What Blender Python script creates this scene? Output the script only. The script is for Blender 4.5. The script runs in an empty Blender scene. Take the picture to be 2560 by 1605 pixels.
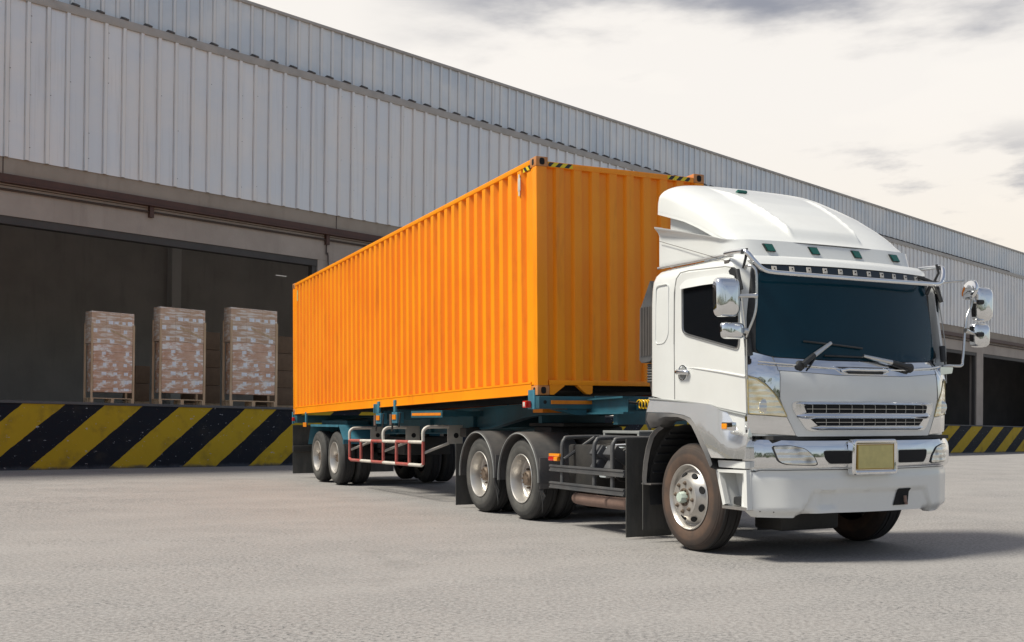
import bpy, bmesh, math, random
from math import sin, cos, pi, radians, sqrt
from mathutils import Vector, Matrix
random.seed(7)

# ------------------------------------------------------------------ camera, world, sun
scene = bpy.context.scene
COL = scene.collection
cam_d = bpy.data.cameras.new('camera'); cam = bpy.data.objects.new('camera', cam_d); COL.objects.link(cam)
cam.location = (0, 0, 1.2661); cam.rotation_euler = (radians(90), 0, 0)
cam_d.sensor_width = 36; cam_d.lens = 38.52; cam_d.shift_y = 0.0961
cam_d.clip_start = .05; cam_d.clip_end = 5000
scene.camera = cam
scene.view_settings.view_transform = 'Standard'; scene.view_settings.look = 'None'
scene.view_settings.exposure = 0.0; scene.view_settings.gamma = 1.0

SUN_TO = Vector((-.975, -.22, 0)).normalized()
SUN_EL = radians(57)
SUN_TO = Vector((SUN_TO.x*cos(SUN_EL), SUN_TO.y*cos(SUN_EL), sin(SUN_EL)))
sd = bpy.data.lights.new('sun', 'SUN'); sd.energy = 4.7; sd.angle = radians(13); sd.color = (1.0, .955, .83)
so = bpy.data.objects.new('sun', sd); COL.objects.link(so)
so.rotation_euler = SUN_TO.to_track_quat('Z', 'Y').to_euler()

def build_world():
    w = bpy.data.worlds.new('World'); scene.world = w; w.use_nodes = True
    nt = w.node_tree; N = nt.nodes; L = nt.links; N.clear()
    out = N.new('ShaderNodeOutputWorld'); bg = N.new('ShaderNodeBackground'); bg.inputs['Strength'].default_value = .1
    L.new(bg.outputs[0], out.inputs['Surface'])
    sky = N.new('ShaderNodeTexSky'); sky.sky_type = 'NISHITA'; sky.sun_disc = False
    sky.sun_elevation = SUN_EL; sky.sun_rotation = math.atan2(SUN_TO.x, SUN_TO.y)
    sky.dust_density = 1.5; sky.air_density = 1.0
    tc = N.new('ShaderNodeTexCoord'); sep = N.new('ShaderNodeSeparateXYZ'); L.new(tc.outputs['Generated'], sep.inputs[0])
    def M(op, a, b=None, c=None, clamp=False):
        n = N.new('ShaderNodeMath'); n.operation = op; n.use_clamp = clamp
        for i, v in enumerate((a, b, c)):
            if v is None: continue
            if isinstance(v, (int, float)): n.inputs[i].default_value = v
            else: L.new(v, n.inputs[i])
        return n.outputs[0]
    def SS(v, a, b):
        n = N.new('ShaderNodeMapRange'); n.interpolation_type = 'SMOOTHSTEP'
        n.inputs[1].default_value = a; n.inputs[2].default_value = b
        L.new(v, n.inputs[0]); return n.outputs[0]
    el = M('ARCSINE', sep.outputs[2]); az = M('ARCTAN2', sep.outputs[0], sep.outputs[1])
    def noise(sa, se, scale, detail, off):
        cmb = N.new('ShaderNodeCombineXYZ'); L.new(M('MULTIPLY', az, sa), cmb.inputs[0]); L.new(M('MULTIPLY', el, se), cmb.inputs[1]); cmb.inputs[2].default_value = off
        n = N.new('ShaderNodeTexNoise'); n.inputs['Scale'].default_value = scale; n.inputs['Detail'].default_value = detail; n.inputs['Roughness'].default_value = .55
        L.new(cmb.outputs[0], n.inputs['Vector']); return n.outputs[0]
    n1 = noise(3.2, 11, 1.6, 6, 3.1); n2 = noise(5, 18, 1.5, 6, 9.4); n3 = noise(2, 5, 1.2, 4, 1.7)
    # high dark bank, low wisps to the right
    bank = SS(M('ADD', M('SUBTRACT', el, .334), M('MULTIPLY', M('SUBTRACT', n1, .5), .26)), -.02, .07)
    bank = M('MULTIPLY', bank, M('SUBTRACT', 1.0, SS(el, .5, .9)))
    bank = M('MULTIPLY', bank, SS(az, -.16, .02))
    wisp = SS(n2, .50, .66)
    wisp = M('MULTIPLY', wisp, M('MULTIPLY', SS(el, .06, .12), M('SUBTRACT', 1.0, SS(el, .20, .26))))
    wisp = M('MULTIPLY', wisp, SS(az, .16, .30))
    dark = M('MAXIMUM', M('MULTIPLY', bank, .95), M('MULTIPLY', wisp, .72))
    def mix(f, a, b):
        m = N.new('ShaderNodeMix'); m.data_type = 'RGBA'
        if isinstance(f, float): m.inputs[0].default_value = f
        else: L.new(f, m.inputs[0])
        for i, v in ((6, a), (7, b)):
            if isinstance(v, tuple): m.inputs[i].default_value = (*v, 1)
            else: L.new(v, m.inputs[i])
        return m.outputs[2]
    # bright cloud deck; thinner (bluer) behind the camera and overhead
    warm = mix(SS(el, .02, .30), (9.9, 8.9, 7.5), (9.9, 9.45, 8.9))
    cloud = mix(dark, warm, (2.9, 3.05, 3.6))
    front = SS(M('COSINE', M('ADD', az, .25)), -.1, .8)
    thin = M('SUBTRACT', 1.0, M('MULTIPLY', SS(n3, .45, .7), .5))
    cover = M('MULTIPLY', M('MAXIMUM', M('MULTIPLY', front, .97), .30), thin)
    cover = M('MAXIMUM', cover, M('MULTIPLY', front, .95))
    cover = M('MULTIPLY', cover, M('SUBTRACT', 1.0, M('MULTIPLY', SS(el, .6, 1.2), .55)))
    cloud = mix(front, (7.7, 7.55, 7.4), cloud)
    L.new(mix(cover, sky.outputs[0], cloud), bg.inputs['Color'])
build_world()

# ------------------------------------------------------------------ materials
def mat(name, col, rough=.5, metal=0.0, var=.0, vscale=6.0, bump=0.0, bscale=40.0, dirt=None, dirt_amt=0.0, dscale=3.0, coat=0.0, spec=None, stretch=None, rvar=0.0):
    m = bpy.data.materials.new(name); m.use_nodes = True; nt = m.node_tree; N = nt.nodes; L = nt.links
    b = N['Principled BSDF']; b.inputs['Base Color'].default_value = (*col, 1); b.inputs['Roughness'].default_value = rough; b.inputs['Metallic'].default_value = metal
    if coat: b.inputs['Coat Weight'].default_value = coat; b.inputs['Coat Roughness'].default_value = .06
    if spec is not None: b.inputs['Specular IOR Level'].default_value = spec
    tc = N.new('ShaderNodeTexCoord'); vec = tc.outputs['Object']
    if stretch:
        mp = N.new('ShaderNodeMapping'); mp.inputs['Scale'].default_value = stretch; L.new(vec, mp.inputs[0]); vec = mp.outputs[0]
    def noise(scale, det=5):
        n = N.new('ShaderNodeTexNoise'); n.inputs['Scale'].default_value = scale; n.inputs['Detail'].default_value = det; n.inputs['Roughness'].default_value = .6
        L.new(vec, n.inputs['Vector']); return n.outputs[0]
    cur = None
    if var:
        r = N.new('ShaderNodeMapRange'); r.inputs[1].default_value = .3; r.inputs[2].default_value = .7
        r.inputs[3].default_value = 1-var; r.inputs[4].default_value = 1+var; L.new(noise(vscale), r.inputs[0])
        mx = N.new('ShaderNodeMix'); mx.data_type = 'RGBA'; mx.blend_type = 'MULTIPLY'; mx.inputs[0].default_value = 1
        mx.inputs[6].default_value = (*col, 1); L.new(r.outputs[0], mx.inputs[7]); cur = mx.outputs[2]
    if dirt:
        r = N.new('ShaderNodeMapRange'); r.inputs[1].default_value = .28; r.inputs[2].default_value = .72; r.inputs[4].default_value = dirt_amt; L.new(noise(dscale, 8), r.inputs[0])
        mx = N.new('ShaderNodeMix'); mx.data_type = 'RGBA'; L.new(r.outputs[0], mx.inputs[0])
        if cur: L.new(cur, mx.inputs[6])
        else: mx.inputs[6].default_value = (*col, 1)
        mx.inputs[7].default_value = (*dirt, 1); cur = mx.outputs[2]
    if cur: L.new(cur, b.inputs['Base Color'])
    if rvar:
        r = N.new('ShaderNodeMapRange'); r.inputs[3].default_value = max(0, rough-rvar); r.inputs[4].default_value = rough+rvar; L.new(noise(dscale*1.7), r.inputs[0]); L.new(r.outputs[0], b.inputs['Roughness'])
    if bump:
        bp = N.new('ShaderNodeBump'); bp.inputs['Strength'].default_value = bump; bp.inputs['Distance'].default_value = .02
        L.new(noise(bscale), bp.inputs['Height']); L.new(bp.outputs[0], b.inputs['Normal'])
    return m

class NT:   # small node helper for bespoke materials
    def __init__(s, name):
        s.m = bpy.data.materials.new(name); s.m.use_nodes = True; s.t = s.m.node_tree; s.N = s.t.nodes; s.L = s.t.links; s.b = s.N['Principled BSDF']
        s.tc = s.N.new('ShaderNodeTexCoord'); s.obj = s.tc.outputs['Object']
    def M(s, op, a, b=None, c=None, clamp=False):
        n = s.N.new('ShaderNodeMath'); n.operation = op; n.use_clamp = clamp
        for i, v in enumerate((a, b, c)):
            if v is None: continue
            if isinstance(v, (int, float)): n.inputs[i].default_value = v
            else: s.L.new(v, n.inputs[i])
        return n.outputs[0]
    def sep(s, v=None):
        n = s.N.new('ShaderNodeSeparateXYZ'); s.L.new(v or s.obj, n.inputs[0]); return n.outputs
    def map(s, scale, v=None, loc=(0, 0, 0)):
        n = s.N.new('ShaderNodeMapping'); n.inputs['Scale'].default_value = scale; n.inputs['Location'].default_value = loc; s.L.new(v or s.obj, n.inputs[0]); return n.outputs[0]
    def noise(s, scale, det=5, v=None, rough=.6):
        n = s.N.new('ShaderNodeTexNoise'); n.inputs['Scale'].default_value = scale; n.inputs['Detail'].default_value = det; n.inputs['Roughness'].default_value = rough
        s.L.new(v or s.obj, n.inputs['Vector']); return n.outputs[0]
    def vor(s, scale, v=None, out='Distance'):
        n = s.N.new('ShaderNodeTexVoronoi'); n.inputs['Scale'].default_value = scale; s.L.new(v or s.obj, n.inputs['Vector']); return n.outputs[out]
    def rng(s, v, a, b, c=0, d=1, smooth=True):
        n = s.N.new('ShaderNodeMapRange'); n.interpolation_type = 'SMOOTHSTEP' if smooth else 'LINEAR'
        for i, x in zip((1, 2, 3, 4), (a, b, c, d)): n.inputs[i].default_value = x
        s.L.new(v, n.inputs[0]); return n.outputs[0]
    def mix(s, f, a, b, mode='MIX'):
        m = s.N.new('ShaderNodeMix'); m.data_type = 'RGBA'; m.blend_type = mode
        if isinstance(f, (int, float)): m.inputs[0].default_value = f
        else: s.L.new(f, m.inputs[0])
        for i, v in ((6, a), (7, b)):
            if isinstance(v, tuple): m.inputs[i].default_value = (*v, 1)
            else: s.L.new(v, m.inputs[i])
        return m.outputs[2]
    def bump(s, h, st=.3, dist=.02):
        n = s.N.new('ShaderNodeBump'); n.inputs['Strength'].default_value = st; n.inputs['Distance'].default_value = dist; s.L.new(h, n.inputs['Height']); s.L.new(n.outputs[0], s.b.inputs['Normal'])
    def set(s, col=None, rough=None, metal=None):
        for nm, v in (('Base Color', col), ('Roughness', rough), ('Metallic', metal)):
            if v is None: continue
            if isinstance(v, tuple): s.b.inputs[nm].default_value = (*v, 1)
            elif isinstance(v, (int, float)): s.b.inputs[nm].default_value = v
            else: s.L.new(v, s.b.inputs[nm])
        return s.m

def asphalt():
    n = NT('yard_asphalt')
    big = n.noise(.11, 5); mid = n.noise(.9, 6); fine = n.noise(30, 5, None, .7); grit = n.vor(110); agg = n.vor(170, None, 'Color')
    rot = n.N.new('ShaderNodeMapping'); rot.inputs['Rotation'].default_value = (0, 0, radians(-24)); n.L.new(n.obj, rot.inputs[0])
    lane = n.noise(.5, 6, n.map((.16, 1.6, 1), rot.outputs[0]))                 # sweeping wheel tracks
    worn = n.rng(n.noise(.42, 6, n.map((1, 1.8, 1), None, (3.3, 1.7, 0))), .47, .66)
    c = n.mix(n.rng(big, .3, .7), (.194, .180, .173), (.268, .250, .240))
    c = n.mix(n.rng(lane, .40, .66, 0, .5), c, (.30, .286, .278))
    c = n.mix(n.rng(mid, .38, .66, 0, .75), c, (.175, .168, .166))
    c = n.mix(n.rng(fine, .38, .60, 0, .8), c, (.345, .33, .32))
    pit = n.rng(n.noise(24, 6, None, .8), .55, .61)
    c = n.mix(n.M('MULTIPLY', pit, n.M('ADD', n.M('MULTIPLY', worn, .8), .22)), c, (.08, .085, .09))
    c = n.mix(n.rng(grit, .0, .27, .75, 0), c, (.11, .105, .10))
    sp = n.rng(agg, .80, .95, 0, .45); c = n.mix(sp, c, (.46, .44, .42))
    stain = n.rng(n.noise(.33, 7, n.map((1, 1, 1), None, (11, 4, 0)), .65), .60, .72, 0, .35); c = n.mix(stain, c, (.12, .115, .11))
    n.bump(n.M('ADD', n.M('SUBTRACT', 1.0, n.M('MULTIPLY', pit, n.M('ADD', worn, .35))), n.M('MULTIPLY', grit, .6)), .5, .012)
    return n.set(c, .9)

def stripes(name, k, phase):
    n = NT(name); x, y, z = n.sep()
    wob = n.M('MULTIPLY', n.M('SUBTRACT', n.noise(2.2, 5), .5), .12)
    s = n.M('ADD', n.M('DIVIDE', n.M('SUBTRACT', x, phase), k), wob)
    t = n.M('FRACT', n.M('DIVIDE', n.M('SUBTRACT', s, n.M('MULTIPLY', z, 1.2)), 2.1))
    yel = n.M('LESS_THAN', t, .5)
    c = n.mix(yel, (.007, .010, .018), n.mix(n.noise(1.2), (.47, .31, .015), (.58, .39, .02)))
    chip = n.rng(n.noise(9, 6, n.map((.6, 1, 1.3)), .7), .625, .65)
    c = n.mix(n.M('MULTIPLY', chip, .85), c, (.46, .48, .52))
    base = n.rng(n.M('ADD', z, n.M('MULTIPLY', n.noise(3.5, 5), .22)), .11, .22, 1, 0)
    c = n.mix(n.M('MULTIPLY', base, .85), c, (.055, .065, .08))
    c = n.mix(n.M('MULTIPLY', n.rng(n.noise(1.7, 6), .5, .75), .45), c, (.05, .045, .035))
    n.bump(n.noise(14, 5), .3)
    n.b.inputs['Specular IOR Level'].default_value = .25
    return n.set(c, .68)

def cladding(name, a, b, x0, pitch, wr):
    n = NT(name); v = n.map((1, 1, .35))
    t = n.noise(.55, 4, n.map((.8, 1, 1)))
    c = n.mix(n.rng(t, .35, .65), a, b)
    panel = n.N.new('ShaderNodeTexWhiteNoise'); panel.noise_dimensions = '1D'
    x = n.sep()[0]; n.L.new(n.M('FLOOR', n.M('ADD', n.M('DIVIDE', x, .5), .2)), panel.inputs['W'])
    c = n.mix(n.M('MULTIPLY', panel.outputs[0], .22), c, tuple(v_*.78 for v_ in a))
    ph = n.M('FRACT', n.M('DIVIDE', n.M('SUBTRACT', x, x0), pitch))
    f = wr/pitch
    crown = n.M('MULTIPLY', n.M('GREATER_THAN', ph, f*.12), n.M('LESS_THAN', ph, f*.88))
    c = n.mix(n.M('MULTIPLY', crown, .45), c, (.80, .73, .66))  # warm rib tops: their different reflection is put into the colour
    rib_edge_shade = n.M('MAXIMUM', n.M('GREATER_THAN', ph, .965), n.M('MULTIPLY', n.M('GREATER_THAN', ph, f*.95), n.M('LESS_THAN', ph, f+.045)))  # dark lines beside each rib: edge shading painted into the colour
    c = n.mix(n.M('MULTIPLY', rib_edge_shade, n.rng(n.noise(1.5, 5), .3, .7, .3, .75)), c, (.30, .27, .24))
    streak = n.rng(n.noise(2.6, 6, n.map((2.4, 1, .10))), .52, .78)
    c = n.mix(n.M('MULTIPLY', streak, .28), c, (.34, .30, .26))
    n.bump(n.noise(1.1, 3, n.map((1.2, 1, .5))), .12, .05)
    return n.set(c, n.rng(t, .3, .7, .34, .5), .35)

def container_paint():
    n = NT('container_orange_paint')
    c = n.mix(n.rng(n.noise(.7, 4), .35, .65), (.98, .330, .004), (.96, .290, .003))
    c = n.mix(n.M('MULTIPLY', n.rng(n.noise(3.0, 7, n.map((2, 2, .3))), .52, .76), .38), c, (.50, .12, .01))
    rust = n.rng(n.noise(26, 7), .70, .76)
    c = n.mix(n.M('MULTIPLY', rust, .35), c, (.20, .09, .03))
    n.bump(n.noise(2.4, 3), .08, .03)
    return n.set(c, .42)

def carton_mat():
    n = NT('cardboard')
    info = n.N.new('ShaderNodeObjectInfo')
    c = n.mix(n.rng(n.noise(3, 5), .3, .7), (.66, .42, .28), (.76, .54, .39))
    c = n.mix(n.M('MULTIPLY', info.outputs['Random'], .35), c, (.38, .24, .14))
    film = n.rng(n.noise(6, 6, n.map((.35, .35, 3.5)), .7), .47, .60)
    c = n.mix(n.M('MULTIPLY', film, .75), c, (.92, .88, .82))
    return n.set(c, n.M('SUBTRACT', .6, n.M('MULTIPLY', film, .35)))

def film_mat():
    n = NT('stretch_film_over_cartons')
    w = n.noise(3.2, 6, n.map((.55, .55, 1.6)), .65)
    c = n.mix(n.rng(n.noise(2.2, 5), .35, .65), (.60, .33, .21), (.72, .46, .32))
    c = n.mix(n.rng(w, .49, .60, 0, .95), c, (.95, .92, .88))
    fine = n.rng(n.noise(5, 5, n.map((.25, .25, 11)), .7), .5, .66)
    c = n.mix(n.M('MULTIPLY', fine, .5), c, (.80, .72, .64))
    z = n.sep()[2]
    ln = n.M('LESS_THAN', n.M('FRACT', n.M('DIVIDE', z, .27)), .035)
    c = n.mix(n.M('MULTIPLY', ln, .6), c, (.16, .09, .06))
    n.bump(n.noise(4, 6, n.map((.4, .4, 4))), .5, .03)
    return n.set(c, .22)

def wood_mat():
    n = NT('pallet_wood')
    c = n.mix(n.rng(n.noise(9, 6, n.map((1, 1, .12))), .35, .65), (.55, .38, .23), (.68, .50, .33))
    return n.set(c, .75)

def tyre_mat(name, dusty):
    n = NT(name); x, y, z = n.sep()
    r = n.M('SQRT', n.M('ADD', n.M('POWER', y, 2), n.M('POWER', z, 2)))
    d = n.rng(n.noise(5, 6), .3, .7, .45, 1)
    band = n.rng(r, .40, .43, 1, .45)
    c = n.mix(n.M('MULTIPLY', n.M('MULTIPLY', d, n.rng(r, .505, .515, 1, .1)), band), (.022, .022, .023), dusty)
    h = n.M('SINE', n.M('MULTIPLY', r, 330)); n.bump(n.M('MULTIPLY', h, n.rng(r, .45, .47)), .25, .004)
    return n.set(c, .82)

def concrete(name, a, b, st=.25):
    n = NT(name)
    c = n.mix(n.rng(n.noise(.7, 6), .3, .7), a, b)
    c = n.mix(n.M('MULTIPLY', n.rng(n.noise(2.2, 6, n.map((1.5, 1.5, .2))), .5, .8), .35), c, tuple(x*.55 for x in a))
    n.bump(n.noise(18, 5), st)
    return n.set(c, .85)

def lens_mat(name, a, b, rough=.08):
    n = NT(name); x, y, z = n.sep()
    g = n.M('ADD', n.M('MULTIPLY', n.M('SINE', n.M('MULTIPLY', z, 130)), .5), .5)
    cell = n.rng(n.vor(9), .1, .5)
    c = n.mix(cell, a, b); c = n.mix(n.M('MULTIPLY', g, .25), c, (.9, .85, .7))
    n.bump(n.M('ADD', n.vor(9), n.M('MULTIPLY', g, .25)), .6, .03)
    n.b.inputs['Coat Weight'].default_value = 1; n.b.inputs['Coat Roughness'].default_value = .03
    return n.set(c, rough, .78)

def hazard_tape():
    n = NT('hazard_tape'); x, y, z = n.sep()
    t = n.M('FRACT', n.M('DIVIDE', n.M('SUBTRACT', n.M('ADD', x, y), z), .125))
    return n.set(n.mix(n.M('LESS_THAN', t, .5), (.75, .58, .02), (.02, .02, .022)), .4)

MT = {}
MT['asphalt'] = asphalt()
MT['white'] = mat('cab_white_paint', (.725, .735, .722), .28, 0, .04, 1.3, 0, 0, (.47, .43, .37), .16, 1.6, coat=.5)
MT['chrome'] = mat('chrome', (.80, .81, .82), .055, 1.0, .06, 3)
MT['fchrome'] = mat('worn_chrome_sheet', (.80, .805, .80), .09, .74, .04, 3, 0, 0, (.6, .56, .5), .15, 2)
MT['steel'] = mat('brushed_steel', (.62, .62, .61), .28, 1.0, .1, 8)
MT['black'] = mat('black_plastic', (.022, .023, .025), .55, 0, .25, 5, .1, 60)
MT['dgrey'] = mat('dark_grey_paint', (.055, .06, .068), .5, 0, .2, 5, .08, 50, (.16, .145, .13), .45, 2.5)
MT['fender'] = mat('grey_plastic_fender', (.06, .064, .07), .5, 0, .15, 4, .05, 40, (.20, .17, .145), .55, 2.0)
MT['visor'] = mat('dark_visor_strip', (.010, .018, .026), .3)
MT['greytrim'] = mat('light_grey_plastic', (.27, .28, .275), .5, 0, .1, 4)
MT['flap'] = mat('rubber_mud_flap', (.045, .047, .047), .7, 0, .25, 4, .15, 25, (.13, .12, .105), .6, 3.0, stretch=(3, 3, .7))
MT['rubber'] = mat('rubber', (.02, .02, .021), .75)
MT['seam'] = mat('panel_gap', (.10, .10, .10), .8)
MT['greyseam'] = mat('panel_gap_soft', (.33, .33, .32), .7)
MT['glass'] = mat('dark_teal_windscreen', (.004, .026, .042), .10, 0, .1, 1.5, spec=.2)
MT['sideglass'] = mat('black_side_glass', (.006, .007, .009), .08, 0, spec=.3)
MT['green'] = mat('green_lamp_lens', (.004, .10, .075), .15, coat=.6)
MT['amber'] = mat('amber_lens', (.85, .30, .015), .2, coat=.5)
MT['red'] = mat('red_lens', (.55, .015, .01), .2, coat=.5)
MT['redpaint'] = mat('worn_red_paint', (.36, .055, .045), .5, 0, .2, 9, 0, 0, (.42, .20, .17), .5, 6)
MT['whitepaint'] = mat('worn_white_paint', (.66, .63, .57), .5, 0, .12, 9, 0, 0, (.36, .31, .26), .5, 5)
MT['greyplate'] = mat('grey_painted_plate', (.42, .40, .36), .55, 0, .12, 7)
MT['plate'] = mat('blank_yellow_plate', (.54, .47, .19), .45, 0, .10, 12)
MT['bezel'] = mat('yellowed_bezel', (.45, .36, .16), .35)
MT['gold'] = mat('plate_edge', (.40, .24, .03), .4)
MT['blue'] = mat('trailer_blue_paint', (.02, .118, .165), .48, 0, .22, 3, .05, 30, (.028, .06, .075), .75, 1.7)
MT['bluel'] = mat('trailer_light_blue_paint', (.05, .195, .27), .45, 0, .2, 5, 0, 0, (.03, .09, .13), .5, 3)
MT['orangeband'] = mat('orange_reflective_strip', (.72, .22, .012), .45, 0, .12, 8)
MT['chassis'] = mat('chassis_black', (.018, .019, .021), .6, 0, .3, 5, .1, 30, (.07, .062, .052), .5, 3)
MT['rust'] = mat('rusty_exhaust', (.26, .17, .14), .65, 0, .2, 5, .1, 40, (.14, .085, .06), .5, 4)
MT['yhose'] = mat('yellow_air_hose', (.80, .50, .02), .35)
MT['whitetank'] = mat('white_plastic_tank', (.62, .68, .72), .4)
MT['tyre_brown'] = tyre_mat('dusty_brown_tyre', (.115, .070, .048))
MT['tyre_grey'] = tyre_mat('dusty_grey_tyre', (.095, .092, .085))
MT['rim'] = mat('painted_silver_rim', (.60, .58, .55), .33, .65, .1, 5, 0, 0, (.30, .26, .22), .45, 4)
MT['hubgreen'] = mat('pale_green_hub', (.50, .58, .51), .5, .1, .1, 9)
MT['brownhub'] = mat('brown_hub', (.16, .12, .09), .6, .3, .2, 8)
MT['cont'] = container_paint()
MT['casting'] = mat('scuffed_corner_casting', (.62, .20, .02), .5, 0, .15, 9, .1, 30, (.34, .25, .17), .8, 11)
MT['dark'] = mat('dark_void', (.008, .008, .009), .9)
MT['tape'] = hazard_tape()
MT['stripe1'] = stripes('dock_stripes', 1.0, .02)
MT['stripe2'] = stripes('dock_stripes_wide', 1.62, 51.0)
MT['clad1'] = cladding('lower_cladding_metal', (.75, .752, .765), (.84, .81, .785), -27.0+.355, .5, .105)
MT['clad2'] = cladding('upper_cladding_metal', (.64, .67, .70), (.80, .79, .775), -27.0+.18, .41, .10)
MT['flash'] = mat('grey_flashing', (.40, .37, .34), .5, .1, .12, 2)
MT['clip'] = mat('dark_clip', (.10, .09, .085), .6)
MT['fascia'] = concrete('beige_fascia', (.30, .255, .21), (.36, .31, .26), .1)
MT['brown'] = mat('brown_painted_steel', (.075, .032, .022), .5, 0, .2, 3, .05, 30)
MT['lintel'] = concrete('concrete_lintel', (.36, .31, .27), (.43, .375, .33))
MT['pipe'] = mat('brown_pipe', (.06, .04, .032), .5)
MT['head'] = mat('dark_door_head', (.055, .05, .047), .6, 0, .15, 2)
MT['inwall'] = concrete('interior_wall', (.37, .345, .325), (.44, .41, .385), .1)
MT['inshade'] = concrete('shaded_interior_wall', (.05, .048, .05), (.07, .066, .066), .1)  # darkened copy of the interior wall: shade of the right bays in its colour
MT['incol'] = concrete('interior_column_paint', (.56, .535, .51), (.60, .575, .55), .1)
MT['slab'] = concrete('dock_slab', (.10, .10, .105), (.15, .145, .14))
MT['card'] = carton_mat(); MT['film'] = film_mat(); MT['lamp'] = mat('lit_lamp_tube', (.9, .9, .88), .4); MT['lamp'].node_tree.nodes['Principled BSDF'].inputs['Emission Color'].default_value = (1, .97, .9, 1); MT['lamp'].node_tree.nodes['Principled BSDF'].inputs['Emission Strength'].default_value = .2; MT['wood'] = wood_mat()
MT['label'] = mat('white_paper_label', (.86, .88, .92), .5, 0, .15, 14)
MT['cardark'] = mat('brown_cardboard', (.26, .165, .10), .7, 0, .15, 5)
MT['leaf'] = mat('foliage', (.055, .095, .028), .6, 0, .5, .35)
MT['headlamp'] = lens_mat('yellowed_headlamp', (.74, .61, .33), (.95, .88, .66))
MT['fog'] = lens_mat('clear_fog_lamp', (.30, .30, .29), (.72, .72, .69))

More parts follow.
